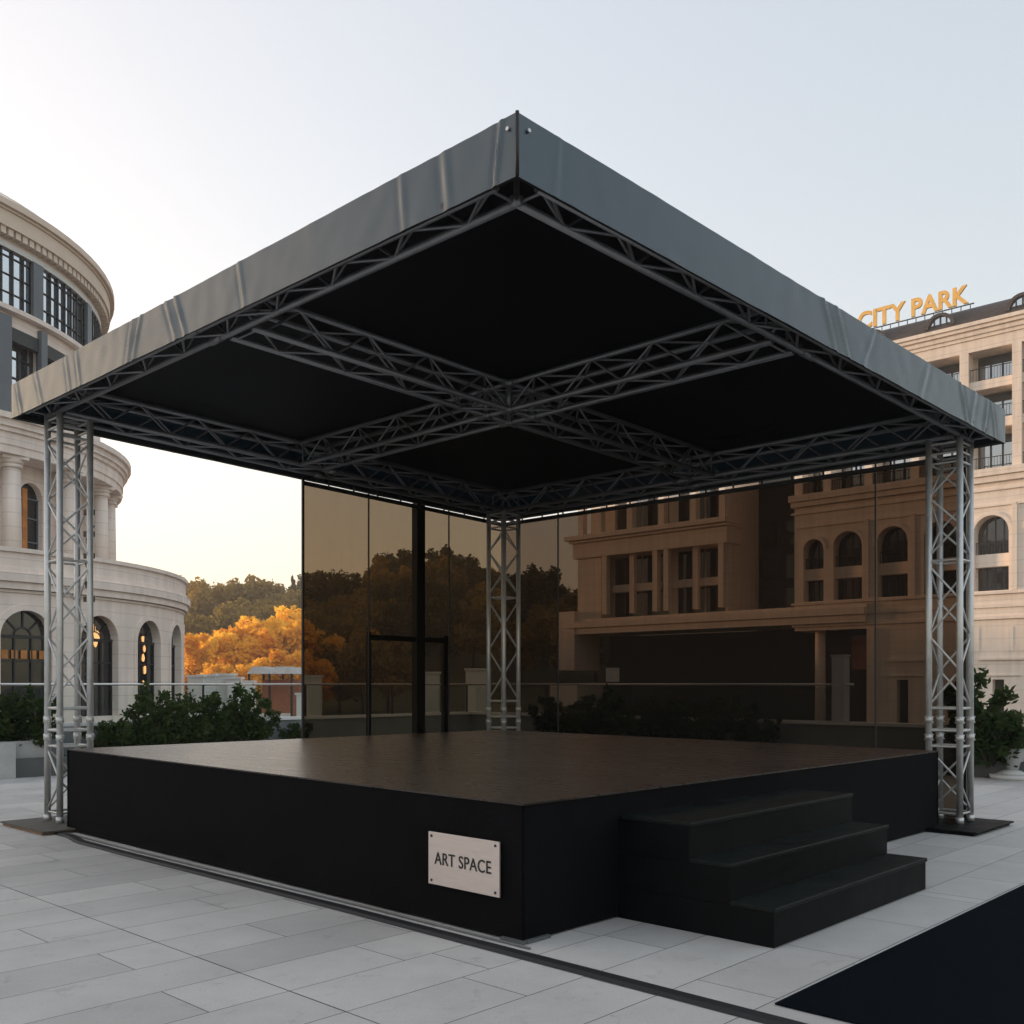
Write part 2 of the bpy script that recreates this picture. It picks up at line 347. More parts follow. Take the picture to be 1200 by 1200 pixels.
# ---------------------------------------------------------------- ground and plaza
g = MB(); g.quad((-1500, -600, -2), (1500, -600, -2), (1500, 2400, -2), (-1500, 2400, -2))
struct(g.build('ground', M['asphalt']))
EC = Vector((-1.11, 26.7, 0))      # far corner of the terrace
def plaza_mat():
    m, t, b = newmat('granite paving')
    tc = t.nodes.new('ShaderNodeTexCoord')
    mp = t.nodes.new('ShaderNodeMapping'); mp.vector_type = 'POINT'
    t.links.new(tc.outputs['UV'], mp.inputs[0])
    br = t.nodes.new('ShaderNodeTexBrick'); br.offset = .37; br.offset_frequency = 2; br.squash = .8; br.squash_frequency = 3
    br.inputs['Scale'].default_value = 1; br.inputs['Brick Width'].default_value = 1.25; br.inputs['Row Height'].default_value = .48
    br.inputs['Mortar Size'].default_value = .0035; br.inputs['Mortar Smooth'].default_value = .2; br.inputs['Bias'].default_value = 0
    br.inputs['Color1'].default_value = (.50, .475, .45, 1); br.inputs['Color2'].default_value = (.62, .59, .555, 1); br.inputs['Mortar'].default_value = (.10, .10, .10, 1)
    t.links.new(mp.outputs[0], br.inputs['Vector'])
    n = t.nodes.new('ShaderNodeTexNoise'); n.inputs['Scale'].default_value = 1.1; n.inputs['Detail'].default_value = 9; n.inputs['Roughness'].default_value = .7
    t.links.new(tc.outputs['Object'], n.inputs['Vector'])
    n2 = t.nodes.new('ShaderNodeTexNoise'); n2.inputs['Scale'].default_value = 90; n2.inputs['Detail'].default_value = 3
    t.links.new(tc.outputs['Object'], n2.inputs['Vector'])
    mr = t.nodes.new('ShaderNodeMapRange'); mr.inputs[1].default_value = .3; mr.inputs[2].default_value = .7; mr.inputs[3].default_value = .86; mr.inputs[4].default_value = 1.08
    t.links.new(n.outputs['Fac'], mr.inputs[0])
    mr2 = t.nodes.new('ShaderNodeMapRange'); mr2.inputs[1].default_value = .3; mr2.inputs[2].default_value = .7; mr2.inputs[3].default_value = .93; mr2.inputs[4].default_value = 1.07
    t.links.new(n2.outputs['Fac'], mr2.inputs[0])
    mu = t.nodes.new('ShaderNodeMath'); mu.operation = 'MULTIPLY'; t.links.new(mr.outputs[0], mu.inputs[0]); t.links.new(mr2.outputs[0], mu.inputs[1])
    # long through-joints running parallel to the stage front
    sx = t.nodes.new('ShaderNodeSeparateXYZ'); t.links.new(tc.outputs['UV'], sx.inputs[0])
    md = t.nodes.new('ShaderNodeMath'); md.operation = 'PINGPONG'; md.inputs[1].default_value = 2.4
    t.links.new(sx.outputs['X'], md.inputs[0])
    lt = t.nodes.new('ShaderNodeMath'); lt.operation = 'GREATER_THAN'; lt.inputs[1].default_value = .005; t.links.new(md.outputs[0], lt.inputs[0])
    jr = t.nodes.new('ShaderNodeMapRange'); jr.inputs[3].default_value = .3; jr.inputs[4].default_value = 1; t.links.new(lt.outputs[0], jr.inputs[0])
    mu2 = t.nodes.new('ShaderNodeMath'); mu2.operation = 'MULTIPLY'; t.links.new(mu.outputs[0], mu2.inputs[0]); t.links.new(jr.outputs[0], mu2.inputs[1])
    n4 = t.nodes.new('ShaderNodeTexNoise'); n4.inputs['Scale'].default_value = 3.4; n4.inputs['Detail'].default_value = 8; n4.inputs['Roughness'].default_value = .75; n4.inputs['Distortion'].default_value = .6
    t.links.new(tc.outputs['Object'], n4.inputs['Vector'])
    st4 = t.nodes.new('ShaderNodeMapRange'); st4.inputs[1].default_value = .28; st4.inputs[2].default_value = .42; st4.inputs[3].default_value = .72; st4.inputs[4].default_value = 1; t.links.new(n4.outputs['Fac'], st4.inputs[0])
    mu3 = t.nodes.new('ShaderNodeMath'); mu3.operation = 'MULTIPLY'; t.links.new(mu2.outputs[0], mu3.inputs[0]); t.links.new(st4.outputs[0], mu3.inputs[1])
    vo = t.nodes.new('ShaderNodeTexVoronoi'); vo.inputs['Scale'].default_value = 2.3; t.links.new(tc.outputs['Object'], vo.inputs['Vector'])
    gm = t.nodes.new('ShaderNodeMapRange'); gm.inputs[1].default_value = .016; gm.inputs[2].default_value = .03; gm.inputs[3].default_value = .55; gm.inputs[4].default_value = 1; t.links.new(vo.outputs['Distance'], gm.inputs[0])
    mu4 = t.nodes.new('ShaderNodeMath'); mu4.operation = 'MULTIPLY'; t.links.new(mu3.outputs[0], mu4.inputs[0]); t.links.new(gm.outputs[0], mu4.inputs[1])
    vm = t.nodes.new('ShaderNodeVectorMath'); vm.operation = 'SCALE'; t.links.new(br.outputs['Color'], vm.inputs[0]); t.links.new(mu4.outputs[0], vm.inputs['Scale'])
    t.links.new(vm.outputs[0], b.inputs['Base Color'])
    b.inputs['Roughness'].default_value = .62; b.inputs['Specular IOR Level'].default_value = .35
    bp = t.nodes.new('ShaderNodeBump'); bp.inputs['Strength'].default_value = .25; bp.inputs['Distance'].default_value = .004
    t.links.new(n2.outputs['Fac'], bp.inputs['Height'])
    bp2 = t.nodes.new('ShaderNodeBump'); bp2.inputs['Strength'].default_value = .5; bp2.inputs['Distance'].default_value = .004; bp2.invert = True
    t.links.new(br.outputs['Fac'], bp2.inputs['Height']); t.links.new(bp.outputs[0], bp2.inputs['Normal']); t.links.new(bp2.outputs[0], b.inputs['Normal'])
    return m
# UV: x along B (from the joint line), y along A
JO = Vector((-4.08, 7.93, 0))
def puv(p): d = Vector(p)-JO; d.z = 0; return (d.dot(B), d.dot(A)+.165)
g = MB(); q = [EC, EC-B*60, EC-B*60-A*60, EC-A*60]
g.hexa([(p.x, p.y, -1.99) for p in (q[0], q[1], q[2], q[3])]+[(p.x, p.y, 0) for p in q])
g.uv = [puv(p) for p in g.v]
struct(g.build('plaza', plaza_mat()))

# ---------------------------------------------------------------- stage
def deck_mat():
    m, t, b = newmat('brown phenolic ply deck')
    tc = t.nodes.new('ShaderNodeTexCoord')
    br = t.nodes.new('ShaderNodeTexBrick'); br.offset = 0; br.inputs['Scale'].default_value = 1; br.inputs['Brick Width'].default_value = 2.0; br.inputs['Row Height'].default_value = 1.0
    br.inputs['Mortar Size'].default_value = .003; br.inputs['Color1'].default_value = (.034, .026, .023, 1); br.inputs['Color2'].default_value = (.044, .033, .028, 1); br.inputs['Mortar'].default_value = (.02, .014, .012, 1)
    t.links.new(tc.outputs['UV'], br.inputs['Vector'])
    mp = t.nodes.new('ShaderNodeMapping'); mp.inputs['Scale'].default_value = (1, 7, 1); t.links.new(tc.outputs['UV'], mp.inputs[0])
    n = t.nodes.new('ShaderNodeTexNoise'); n.inputs['Scale'].default_value = 1.6; n.inputs['Detail'].default_value = 3; n.inputs['Roughness'].default_value = .7
    t.links.new(mp.outputs[0], n.inputs['Vector'])
    mr = t.nodes.new('ShaderNodeMapRange'); mr.inputs[1].default_value = .3; mr.inputs[2].default_value = .7; mr.inputs[3].default_value = .88; mr.inputs[4].default_value = 1.14
    t.links.new(n.outputs['Fac'], mr.inputs[0])
    vm = t.nodes.new('ShaderNodeVectorMath'); vm.operation = 'SCALE'; t.links.new(br.outputs['Color'], vm.inputs[0]); t.links.new(mr.outputs[0], vm.inputs['Scale']); t.links.new(vm.outputs[0], b.inputs['Base Color'])
    mr2 = t.nodes.new('ShaderNodeMapRange'); mr2.inputs[1].default_value = .3; mr2.inputs[2].default_value = .7; mr2.inputs[3].default_value = .25; mr2.inputs[4].default_value = .33
    t.links.new(n.outputs['Fac'], mr2.inputs[0]); t.links.new(mr2.outputs[0], b.inputs['Roughness'])
    b.inputs['Specular IOR Level'].default_value = .5
    n3 = t.nodes.new('ShaderNodeTexNoise'); n3.inputs['Scale'].default_value = 1.3; n3.inputs['Detail'].default_value = 2; t.links.new(tc.outputs['UV'], n3.inputs['Vector'])
    bp = t.nodes.new('ShaderNodeBump'); bp.inputs['Strength'].default_value = .15; bp.inputs['Distance'].default_value = .02; t.links.new(n3.outputs['Fac'], bp.inputs['Height']); t.links.new(bp.outputs[0], b.inputs['Normal'])
    return m
st = thing('stage', 'low black skirted square stage with brown plywood deck under the truss roof', 'stage', (0, 10.9, 0))
HF, HL, HR, HB = .865, .895, .865, .88
def lift(p, z): return Vector((p.x, p.y, z))
g = MB(); g.hexa([lift(S0, HF-.012), lift(SR, HR-.012), lift(SB, HB-.012), lift(SL, HL-.012), lift(S0, HF), lift(SR, HR), lift(SB, HB), lift(SL, HL)])
g.uv = [((p-S0).dot(A), (p-S0).dot(B)) for p in g.v]
g.build('deck', deck_mat(), st)
# skirt: subdivided cloth with slight waviness, one piece around the stage
g = MB(); inset = .012
cn = [S0, SR, SB, SL]; hh = [HF, HR, HB, HL]; ctr = (S0+SB)/2
for k in range(4):
    p, q = cn[k], cn[(k+1) % 4]; hp, hq = hh[k], hh[(k+1) % 4]; n = 40; nz = 5
    d = (q-p).normalized(); nr = Vector((d.y, -d.x, 0))
    base = len(g.v)
    for i in range(n+1):
        t_ = i/n; c = p.lerp(q, t_); H = hp+(hq-hp)*t_-.013
        for j in range(nz+1):
            z = .012+(H-.012)*j/nz
            ed = min(t_, 1-t_)*12; ed = min(1, ed)
            off = -inset+ed*.007*noise.noise(Vector((t_*18+k*9, z*1.5, 0)))*(1-.5*j/nz)
            g.v.append(lift(c+nr*off-d*(inset*(2*t_-1)*-1 if i in (0, n) else 0)*0, z))
    for i in range(n):
        for j in range(nz):
            a0 = base+i*(nz+1)+j; g.face((a0, a0+nz+1, a0+nz+2, a0+1), True)
g.build('skirt', M['black_fabric'], st)
# small light foot pad showing under the front corner
g = MB(); g.obox(S0-A*.02-B*.02, A*.20, B*.03, .004, .022); g.obox(S0-A*.02-B*.02+B*.04, A*.03, B*.22, .004, .022); g.build('foot_pad', M['planter_dark'], st)

# steps on the right face
sp = thing('stage_steps', 'three black wooden steps against the right side of the stage', 'steps', (1.4, 6.6, 0))
fl = Vector((1.545, 5.955, 0))+B*.07; W = 2.41
for k, (d0, z1) in enumerate(((0, .245), (.305, .475), (.60, .705))):
    z0 = (0, .245, .475)[k]
    g = MB(); g.obox(fl+A*(d0+.012), A*(1.19-d0-.012), B*W, z0+(.001 if k == 0 else -.029), z1-.03); bevel(g.build('riser', M['step'], sp), .004)
    g = MB(); g.obox(fl+A*d0-B*.004, A*((.3165, .3065, .56)[k]), B*(W+.008), z1-.029, z1); bevel(g.build('tread', M['tread'], sp), .005)

# plaque
pq = thing('plaque', 'rectangular brushed metal plaque reading ART SPACE screwed to the black skirt', 'sign', (-.3, 6.4, .44))
un = (SL-S0).normalized(); nr = Vector((un.y, -un.x, 0))
if nr.y > 0: nr = -nr
def SP(s, z, d=0): q = S0+un*s+nr*d; return Vector((q.x, q.y, z))
g = MB(); g.hexa([SP(.858, .262, .004), SP(.189, .262, .004), SP(.189, .262, -.006), SP(.858, .262, -.006), SP(.858, .612, .004), SP(.189, .612, .004), SP(.189, .612, -.006), SP(.858, .612, -.006)])
g = MB()
for (d, zz) in ((0, 0),):
    pts = [SP(.858, .262, .018), SP(.189, .262, .018), SP(.189, .262, .006), SP(.858, .262, .006)]
    g.hexa(pts+[lift(p, .612) for p in pts])
bevel(g.build('plate', M['plaque'], pq), .002)
for s, z in ((.825, .585), (.222, .585), (.825, .289), (.222, .289)):
    g = MB(); c = SP(s, z, .0185); g.tube(c, c+nr*.004, .009, 12); g.build('screw', M['black_paint'], pq)
def text_mesh(txt, size, extrude, bold=0.0, space=1.0):
    cu = bpy.data.curves.new('t', 'FONT'); cu.body = txt; cu.size = size; cu.extrude = extrude; cu.offset = bold
    cu.align_x = 'CENTER'; cu.align_y = 'CENTER'; cu.space_character = space
    o = bpy.data.objects.new('t', cu); COL.objects.link(o); bpy.context.view_layer.update()
    me = bpy.data.meshes.new_from_object(o.evaluated_get(bpy.context.evaluated_depsgraph_get()))
    bpy.data.objects.remove(o); bpy.data.curves.remove(cu)
    return me
me = text_mesh('ART SPACE', .118, .001, 0.0006, 1.04)
xs = [v.co.x for v in me.vertices]; sc = .535/(max(xs)-min(xs)); ux = -un
for v in me.vertices:
    x, y, z = v.co; v.co = SP(.525, .437, .0205)+ux*(x*sc)+Vector((0, 0, y*sc*1.12))+nr*z-Vector((-.3, 6.4, .44))
me.materials.append(M['black_paint']); lo = bpy.data.objects.new('lettering', me); COL.objects.link(lo); lo.parent = pq

# ---------------------------------------------------------------- truss roof and towers
RS = .34
def lattice(mb, P, L, s, step, r, w0=0, w1=None, faces=(0, 1, 2, 3), skip=()):
    """P(l, i): point of chord i (0..3, square order) at length l"""
    w1 = L if w1 is None else w1
    n = max(1, round((w1-w0)/step)); st_ = (w1-w0)/n
    for fi in faces:
        a, b = fi, (fi+1) % 4
        for k in range(n):
            l0 = w0+k*st_; l1 = l0+st_
            if (k+fi) % 2: mb.tube(P(l0, a), P(l1, b), r, 6, cap=False)
            else: mb.tube(P(l0, b), P(l1, a), r, 6, cap=False)
rf = thing('stage_roof', 'square flat truss roof with grey vinyl fascia on three aluminium lattice towers', 'stage roof', (0, 11.2, 0))
U0, U1, V0, V1 = -.28, LA+.64, -.28, LB+.55
def wrinkle(s, h, seed):
    """outward displacement of the vinyl: folds pinched from the fixings plus soft sag"""
    v = .006*noise.noise(Vector((s*1.1, h*2, seed)))+.004*noise.noise(Vector((s*5, h*5+s*2, seed+4)))
    for (c, sl, wd, am) in FOLDS[seed]:
        x = (s-c-sl*(h-.2))/wd; fall = max(0, 1-abs(h-.19)/.25)
        v += am*math.exp(-x*x)*(.35+.65*fall)-am*.6*math.exp(-(x-1.6)**2)*(.35+.65*fall)
    return v
FOLDS = {1: [(.16, -.15, .018, .018), (.62, .12, .04, .012), (1.05, .1, .03, .008), (3.05, .22, .03, .010), (4.05, .5, .03, .024), (4.22, .5, .03, .02), (4.85, -.4, .03, .02), (5.0, -.3, .03, .012), (6.15, .25, .03, .012), (6.4, .3, .03, .012), (7.15, .5, .03, .016), (7.7, .4, .03, .018)],
         2: [(.35, .1, .03, .006), (3.72, -.55, .035, .020), (3.95, -.6, .03, .016), (4.45, .6, .035, .012), (5.6, .5, .05, .010), (6.55, -.45, .04, .022), (6.8, .4, .05, .016), (7.15, .3, .04, .020), (7.35, -.3, .03, .016)],
         3: [(2, .3, .03, .01), (5, -.3, .03, .01)], 4: [(2, .3, .03, .01), (5, -.3, .03, .01)]}
def fascia(P, L, out, seed, name='fascia'):
    mb = MB(); n = int(L/.018); nz = 9
    for k in range(n+1):
        s = L*k/n
        for j in range(nz+1):
            h = -.005+.385*j/nz; e = min(1, s/.03, (L-s)/.03); e2 = max(0, e)
            bot = .004*noise.noise(Vector((s*2.2, seed*3.1, 5))) if j == 0 else 0
            mb.v.append(P(s, h+bot)+out*(wrinkle(s, h, seed)*e2))
    for k in range(n):
        for j in range(nz):
            a0 = k*(nz+1)+j; mb.face((a0, a0+nz+1, a0+nz+2, a0+1), True)
    return mb
M['vinyl'] = mat('grey vinyl', (.030, .056, .074), .25, var=.04, vscale=1.2, rvar=.02)
M['vinyl'].node_tree.nodes['Principled BSDF'].inputs['IOR'].default_value = 1.62
fo = rf
f1 = fascia(lambda s, h: RP(U0+s, V0, h), U1-U0, -UB, 1).build('fascia', M['vinyl'], fo)
f2 = fascia(lambda s, h: RP(U0, V0+s, h), V1-V0, -UA, 2).build('fascia', M['vinyl'], fo)
f3 = fascia(lambda s, h: RP(U1, V0+s, h), V1-V0, UA, 3).build('fascia', M['vinyl'], fo)
f4 = fascia(lambda s, h: RP(U0+s, V1, h), U1-U0, UB, 4).build('fascia', M['vinyl'], fo)
g = MB(); a_ = .004
def slab(mb, u0, u1, v0, v1, h0, h1):
    mb.hexa([RP(u0, v0, h0), RP(u0, v1, h0), RP(u1, v1, h0), RP(u1, v0, h0), RP(u0, v0, h1), RP(u0, v1, h1), RP(u1, v1, h1), RP(u1, v0, h1)])
slab(g, U0+.012, U1-.012, V0+.012, V1-.012, .36, .374); g.build('ceiling', M['ceiling'], rf)
# black hem and inner frame behind the fascia
g = MB(); fr_ = .03
for (u0, u1, v0, v1) in ((U0+.006, U1-.006, V0+.006, V0+.006+fr_), (U0+.006, U1-.006, V1-.006-fr_, V1-.006), (U0+.006, U0+.006+fr_, V0+.04, V1-.04), (U1-.006-fr_, U1-.006, V0+.04, V1-.04)):
    slab(g, u0, u1, v0, v1, .004, .055)
g.build('edge_frame', M['dark_frame'], rf)
g = MB()
for s in (.07,):
    for q, o in ((RP(U0+.07, V0, .30), -UB), (RP(U0, V0+.09, .30), -UA)):
        g.tube(q+o*.002, q+o*.016, .012, 10)
g.build('rivet', M['alu'], rf)
# zip seam at the front corner
g = MB(); g.tube(RP(U0-.003, V0-.003, -.005), RP(U0-.003, V0-.003, .38), .012, 8); g.build('corner_seam', M['black_paint'], rf)

TR = .026
def roof_truss(c0, c1, wd, L0=0):
    """c0->c1 = (u,v) line of the near chord, wd = (du,dv) width vector"""
    def P(l, i):
        t_ = l/Ltot; u = c0[0]+(c1[0]-c0[0])*t_; v = c0[1]+(c1[1]-c0[1])*t_
        if i in (1, 2): u += wd[0]; v += wd[1]
        return RP(u, v, .03 if i in (0, 1) else .315)
    Ltot = math.hypot(c1[0]-c0[0], c1[1]-c0[1])
    lt = MB(); lattice(lt, P, Ltot, RS, .37, .0125, .12, Ltot-.12)
    for l in (.06, Ltot-.06):
        for i in range(4): lt.tube(P(l, i), P(l, (i+1) % 4), .0125, 6, cap=False)
    o = lt.build('truss', M['alu_shade'], rf)
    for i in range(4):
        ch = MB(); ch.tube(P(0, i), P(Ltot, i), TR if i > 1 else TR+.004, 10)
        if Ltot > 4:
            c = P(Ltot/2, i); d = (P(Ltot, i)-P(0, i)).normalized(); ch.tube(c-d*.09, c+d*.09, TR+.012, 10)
        ch.build('chord', M['alu_shade'], o)
    return o
wI = .34
roof_truss((-.05, 0), (LA+wI, 0), (0, -.225))                 # front left edge
roof_truss((0, -.05), (0, LB+wI), (-.225, 0))                 # front right edge
roof_truss((LA, .06), (LA, LB+wI), (wI, 0))              # back left edge
roof_truss((.06, LB), (LA+wI, LB), (0, wI))              # back right edge
mu, mv = LA/2, LB/2
roof_truss((mu, .05), (mu, LB), (-wI, 0))
roof_truss((.05, mv), (LA, mv), (0, -wI))
g = MB()
for (du, dv) in ((0, 0), (-wI, 0), (0, -wI), (-wI, -wI)):
    g.tube(RP(mu+du, mv+dv, .03), RP(mu+du, mv+dv, .315), .03, 8)
    for h in (.03, .315):
        c = RP(mu+du, mv+dv, h); g.tube(c-UA*.07, c+UA*.07, .04, 8); g.tube(c-UB*.07, c+UB*.07, .04, 8)
g.build('joint_block', M['alu_shade'], rf)

PT = .036
def tower(p0, zb, zt, lbl):
    ps = [p0, p0+A*RS, p0+A*RS+B*RS, p0+B*RS]
    P = lambda l, i: lift(ps[i], l)
    lt = MB()
    secs = [(zb+.12, .86), (1.36, 2.95), (3.06, zt-.32)]
    for a0, a1 in secs: lattice(lt, P, 0, RS, .355, .0125, a0, a1)
    for z in (zb+.10, .90, 1.08, 1.33, 3.0, zt-.28, zt-.17, zt-.06):
        for i in range(4): lt.tube(P(z, i), P(z, (i+1) % 4), .014 if z not in (1.08, 1.33) else .017, 8, cap=False)
    o = lt.build('tower', M['alu'], rf)
    for i in range(4):
        po = MB(); po.tube(P(zb, i), P(zt, i), PT, 14); ORG_ = po.build('post', M['alu'], o)
        sl_ = MB()
        for z in (zb+.03, 1.0, 1.20):
            sl_.tube(P(z-.035, i), P(z+.035, i), PT+.008, 14); 
        for z in (.97, 1.03, 1.17, 1.23): sl_.tube(P(z, i)-A*(PT+.016), P(z, i)+A*(PT+.016), .008, 6)
        sl_.build('coupler', M['alu'], o)
    return o
def ztop(p): d = p-PF; v = d.dot(UB); return ZR-KS*v+.03
PBk = PL+PR-PF+Vector((-.03, -.02, 0))
tl = tower(PL, .048, ztop(PL)-.01, ''); tower(PR, .048, ztop(PR)-.01, ''); tower(PBk, .048, ztop(PBk), '')
g = MB(); pc = PL+B*RS+A*.05; r9 = random.Random(3); prev = None
for k in range(60):
    z = 1.55+2.75*k/59; q = pc+A*(.05*sin(k*.9)*r9.random())+B*(.05*cos(k*1.1)*r9.random()); q = lift(q, z)
    if prev: g.tube(prev, q, .009, 6, cap=False)
    prev = q
for z in (2.55, 3.05, 3.3, 3.55): g.obox(lift(pc-A*.04-B*.03, 0), A*.10, B*.09, z, z+.06)
g.build('cable', M['rubber'], tl)
# plywood base plates under the two front towers
for nm, p0, lb, m_, ca, ya in (('left', PL, 'olive brown plywood base plate with chipped edge under the left tower', 'plate_wood', -.22, -.40), ('right', PR, 'black plywood base plate under the right tower', 'black_paint', -.18, .0)):
    if nm == 'left': o_ = Vector((-4.94, 10.47, 0)); uu, vv = A*1.2, B*.80
    else: o_ = Vector((4.87, 10.41, 0)); uu, vv = A*.82, B*1.22
    bp_ = thing('base_plate', lb, 'base plate', (o_.x, o_.y, 0), 'base plates under the towers')
    g = MB(); g.obox(o_, uu, vv, .028, .046); bevel(g.build('top_board', M['plate_wood'] if nm == 'left' else M['step'], bp_), .003)
    g = MB(); g.obox(o_+uu*.05+vv*.01, uu*.9, vv*.97, .002, .027); g.build('lower_board', M['plate_edge'] if nm == 'left' else M['step'], bp_)

# ---------------------------------------------------------------- mesh scrims on the two back sides
def line_at(px, O, D):
    t_ = (px-600)/1165.0     # distance along D from O where the line passes this bearing
    return (t_*O.y-O.x)/(D.x-t_*D.y)
OL = PL+A*.46; OR = PR+B*.46; CB = PBk+A*.46+B*.46
def ztrim(p): return ztop(p)-.03
def scrim_panel(p, q, z0, parent, mm):
    mb = MB(); n = 8; L = (q-p).length; s0 = (p-OL).length
    for k in range(n+1):
        c = p.lerp(q, k/n)
        for z in (z0, ztrim(c)-.09):
            mb.v.append(lift(c, z)); 
    mb.uv = [((v-p).dot((q-p).normalized())+s0, v.z) for v in mb.v]
    for k in range(n): a0 = 2*k; mb.face((a0, a0+2, a0+3, a0+1), True)
    return mb.build('panel', mm, parent)
def post_at(mb, p, r, z0, z1): mb.obox(p-A*r-B*r, A*2*r, B*2*r, z0, z1)
for nm, O, D, seams, x0, x1, lb in (
    ('L', OL, (CB-OL).normalized(), (432, 526), 355, None, 'black translucent mesh screen on back left side with a dark doorway frame'),
    ('R', CB, (OR-CB).normalized(), (654, 1026), None, 1131, 'black translucent mesh screen on back right side, hotel visible through it')):
    s0 = line_at(x0, O, D) if x0 else 0.0
    s1 = line_at(x1, O, D) if x1 else (CB-OL).dot(B)
    if nm == 'L': s1 = (CB-O).length
    cuts = [s0]+[line_at(x, O, D) for x in seams]+[s1]
    sc_ = thing('mesh_screen', lb, 'mesh screen', (O+D*s0).to_tuple(), 'mesh screens behind the stage')
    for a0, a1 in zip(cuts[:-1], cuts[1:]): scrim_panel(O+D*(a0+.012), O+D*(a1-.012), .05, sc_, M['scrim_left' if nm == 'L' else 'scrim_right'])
    g = MB()
    for s in cuts:
        w_ = .018 if s not in (s0, s1) else .03
        c = O+D*s; g = MB(); post_at(g, c, w_/2, .0, ztrim(c)-.03); g.build('seam_post', M['black_paint'], sc_)
    g = MB(); nr_ = A if nm == 'L' else B
    p, q = O+D*s0-nr_*.02, O+D*s1-nr_*.02
    g.hexa([lift(p, ztrim(p)-.13), lift(q, ztrim(q)-.13), lift(q+nr_*.04, ztrim(q)-.13), lift(p+nr_*.04, ztrim(p)-.13), lift(p, ztrim(p)-.075), lift(q, ztrim(q)-.075), lift(q+nr_*.04, ztrim(q)-.075), lift(p+nr_*.04, ztrim(p)-.075)])
    g.build('top_rail', M['dark_frame'], sc_)
    g = MB(); n = int((s1-s0)/.42)
    for k in range(n+1):
        c = O+D*(s0+(s1-s0)*k/n); g = MB(); g.tube(lift(c, ztrim(c)-.08), lift(c, ztrim(c)+.04), .013, 6); g.build('tie', M['dark_frame'], sc_)
# dark doorway frame just inside the left screen
dl = thing('door_frame', 'black steel doorway frame with tall post standing behind the stage, left of the back tower', 'door frame', (-2, 14, 0))
OD = OL-A*.08
def bar(px, wpx): s = line_at(px, OD, B); return s
g = MB(); s_ = line_at(490.5, OD, B); c = OD+B*s_; g.obox(c-B*.085-A*.06, B*.17, A*.12, 0, ztrim(c)-.0); g.build('post', M['black_paint'], dl)
sa, sb = line_at(432, OD, B), line_at(521, OD, B)
for s, wd in ((sa, .05), (sb, .09)):
    g = MB(); c = OD+B*s; g.obox(c-B*wd/2-A*.03, B*wd, A*.06, 0, 2.38); g.build('jamb', M['black_paint'], dl)
g = MB(); g.obox(OD+B*(sa+.026)-A*.031, B*(s_-.086-sa-.026), A*.06, 2.26, 2.34); g.obox(OD+B*(s_+.086)-A*.031, B*(sb-.046-s_-.086), A*.06, 2.26, 2.34); g.build('lintel', M['black_paint'], dl)

# ---------------------------------------------------------------- carpet and cable ramp
g = MB(); c0 = Vector((1.31, 4.957, 0)); g.obox(c0, B*9, -A*6, .004, .012)
tag(g.build('carpet', M['carpet'], loc=(4, 6, 0)) if False else g.build('carpet', M['carpet']), 'large flat black carpet on the paving at the lower right', 'carpet')
ra = thing('cable_ramp', 'long narrow black cable protector strip lying along the front of the stage', 'cable ramp', (-1, 7, 0))
u_ = (Vector((.875, 5.10, 0))-Vector((-1.22, 7.115, 0))).normalized(); n_ = Vector((-u_.y, u_.x, 0))
pts = [Vector((-4.93, 10.72, 0)), Vector((-4.62, 10.42, 0)), Vector((-4.35, 10.05, 0)), Vector((-3.6, 9.32, 0)), Vector((-1.22, 7.09, 0)), Vector((2.6, 3.40, 0))]
g = MB()
for i, (p, q) in enumerate(zip(pts[:-1], pts[1:])):
    wd = .06
    for (o0, o1, z) in ((-wd, wd, .012),):
        prof = [(-wd, .003), (-wd*.6, .02), (wd*.6, .02), (wd, .003)]
        d1 = (q-p).normalized(); m1 = Vector((-d1.y, d1.x, 0))
        for (a0, za), (a1, zb_) in zip(prof[:-1], prof[1:]):
            g.quad(lift(p+m1*a0, za), lift(q+m1*a0, za), lift(q+m1*a1, zb_), lift(p+m1*a1, zb_))
g.build('ramp_body', M['rubber'], ra)
g = MB()
for p, q in zip(pts[2:-2], pts[3:-1]): g.tube(lift(p+n_*.13, .012), lift(q+n_*.13, .008), .008, 8)
g.tube(lift(pts[0]+n_*.05, .012), lift(pts[2]+n_*.13, .008), .008, 8); g.tube(lift(pts[-2]+n_*.13, .012), lift(pts[-2]+u_*1.72+n_*.13, .008), .008, 8)
tag(g.build('cable', mat('grey cable', (.17, .165, .16), .6)), 'thin light grey cable running between black strip and stage skirt', 'cable')

# ---------------------------------------------------------------- terrace parapet with rail
p1 = EC-B*11.9; p2 = EC-A*11.65
E1 = EC-B*26; E2 = EC-A*13.2
pw = thing('parapet', 'low parapet wall with white coping and a slim steel glass railing around the terrace', 'parapet', EC.to_tuple())
g = MB(); g.obox(E1, B*(26-.0), A*.3, 0, .80); g.obox(EC, -A*30, B*.3, 0, .80); g.build('wall', M['parapet_wall'], pw)
g = MB(); g.obox(E1-A*.06, B*(26.4), A*.42, .801, .86); g.obox(EC-A*.061-B*.06, -A*30, B*.42, .801, .86); g.build('coping', M['parapet'], pw)
g = MB(); zr = 1.6
g.tube(lift(E1+A*.15, zr), lift(EC+A*.15+B*.15, zr), .024, 8); g.tube(lift(EC+A*.15+B*.15, zr), lift(E2+B*.15+A*2.6, zr), .024, 8); g.build('handrail', M['steel'], pw)
g = MB()
for k in range(11):
    c = E1+A*.15+B*(26/10*k); g = MB(); g.obox(c-A*.015-B*.02, A*.03, B*.04, .861, zr-.02); g.build('rail_post', M['dark_frame'], pw)
for k in range(1, 5):
    c = EC+B*.15-A*(2.6*k); g = MB(); g.obox(c-A*.02-B*.015, A*.04, B*.03, .861, zr-.02); g.build('rail_post', M['dark_frame'], pw)
_rp = 0
g = MB()
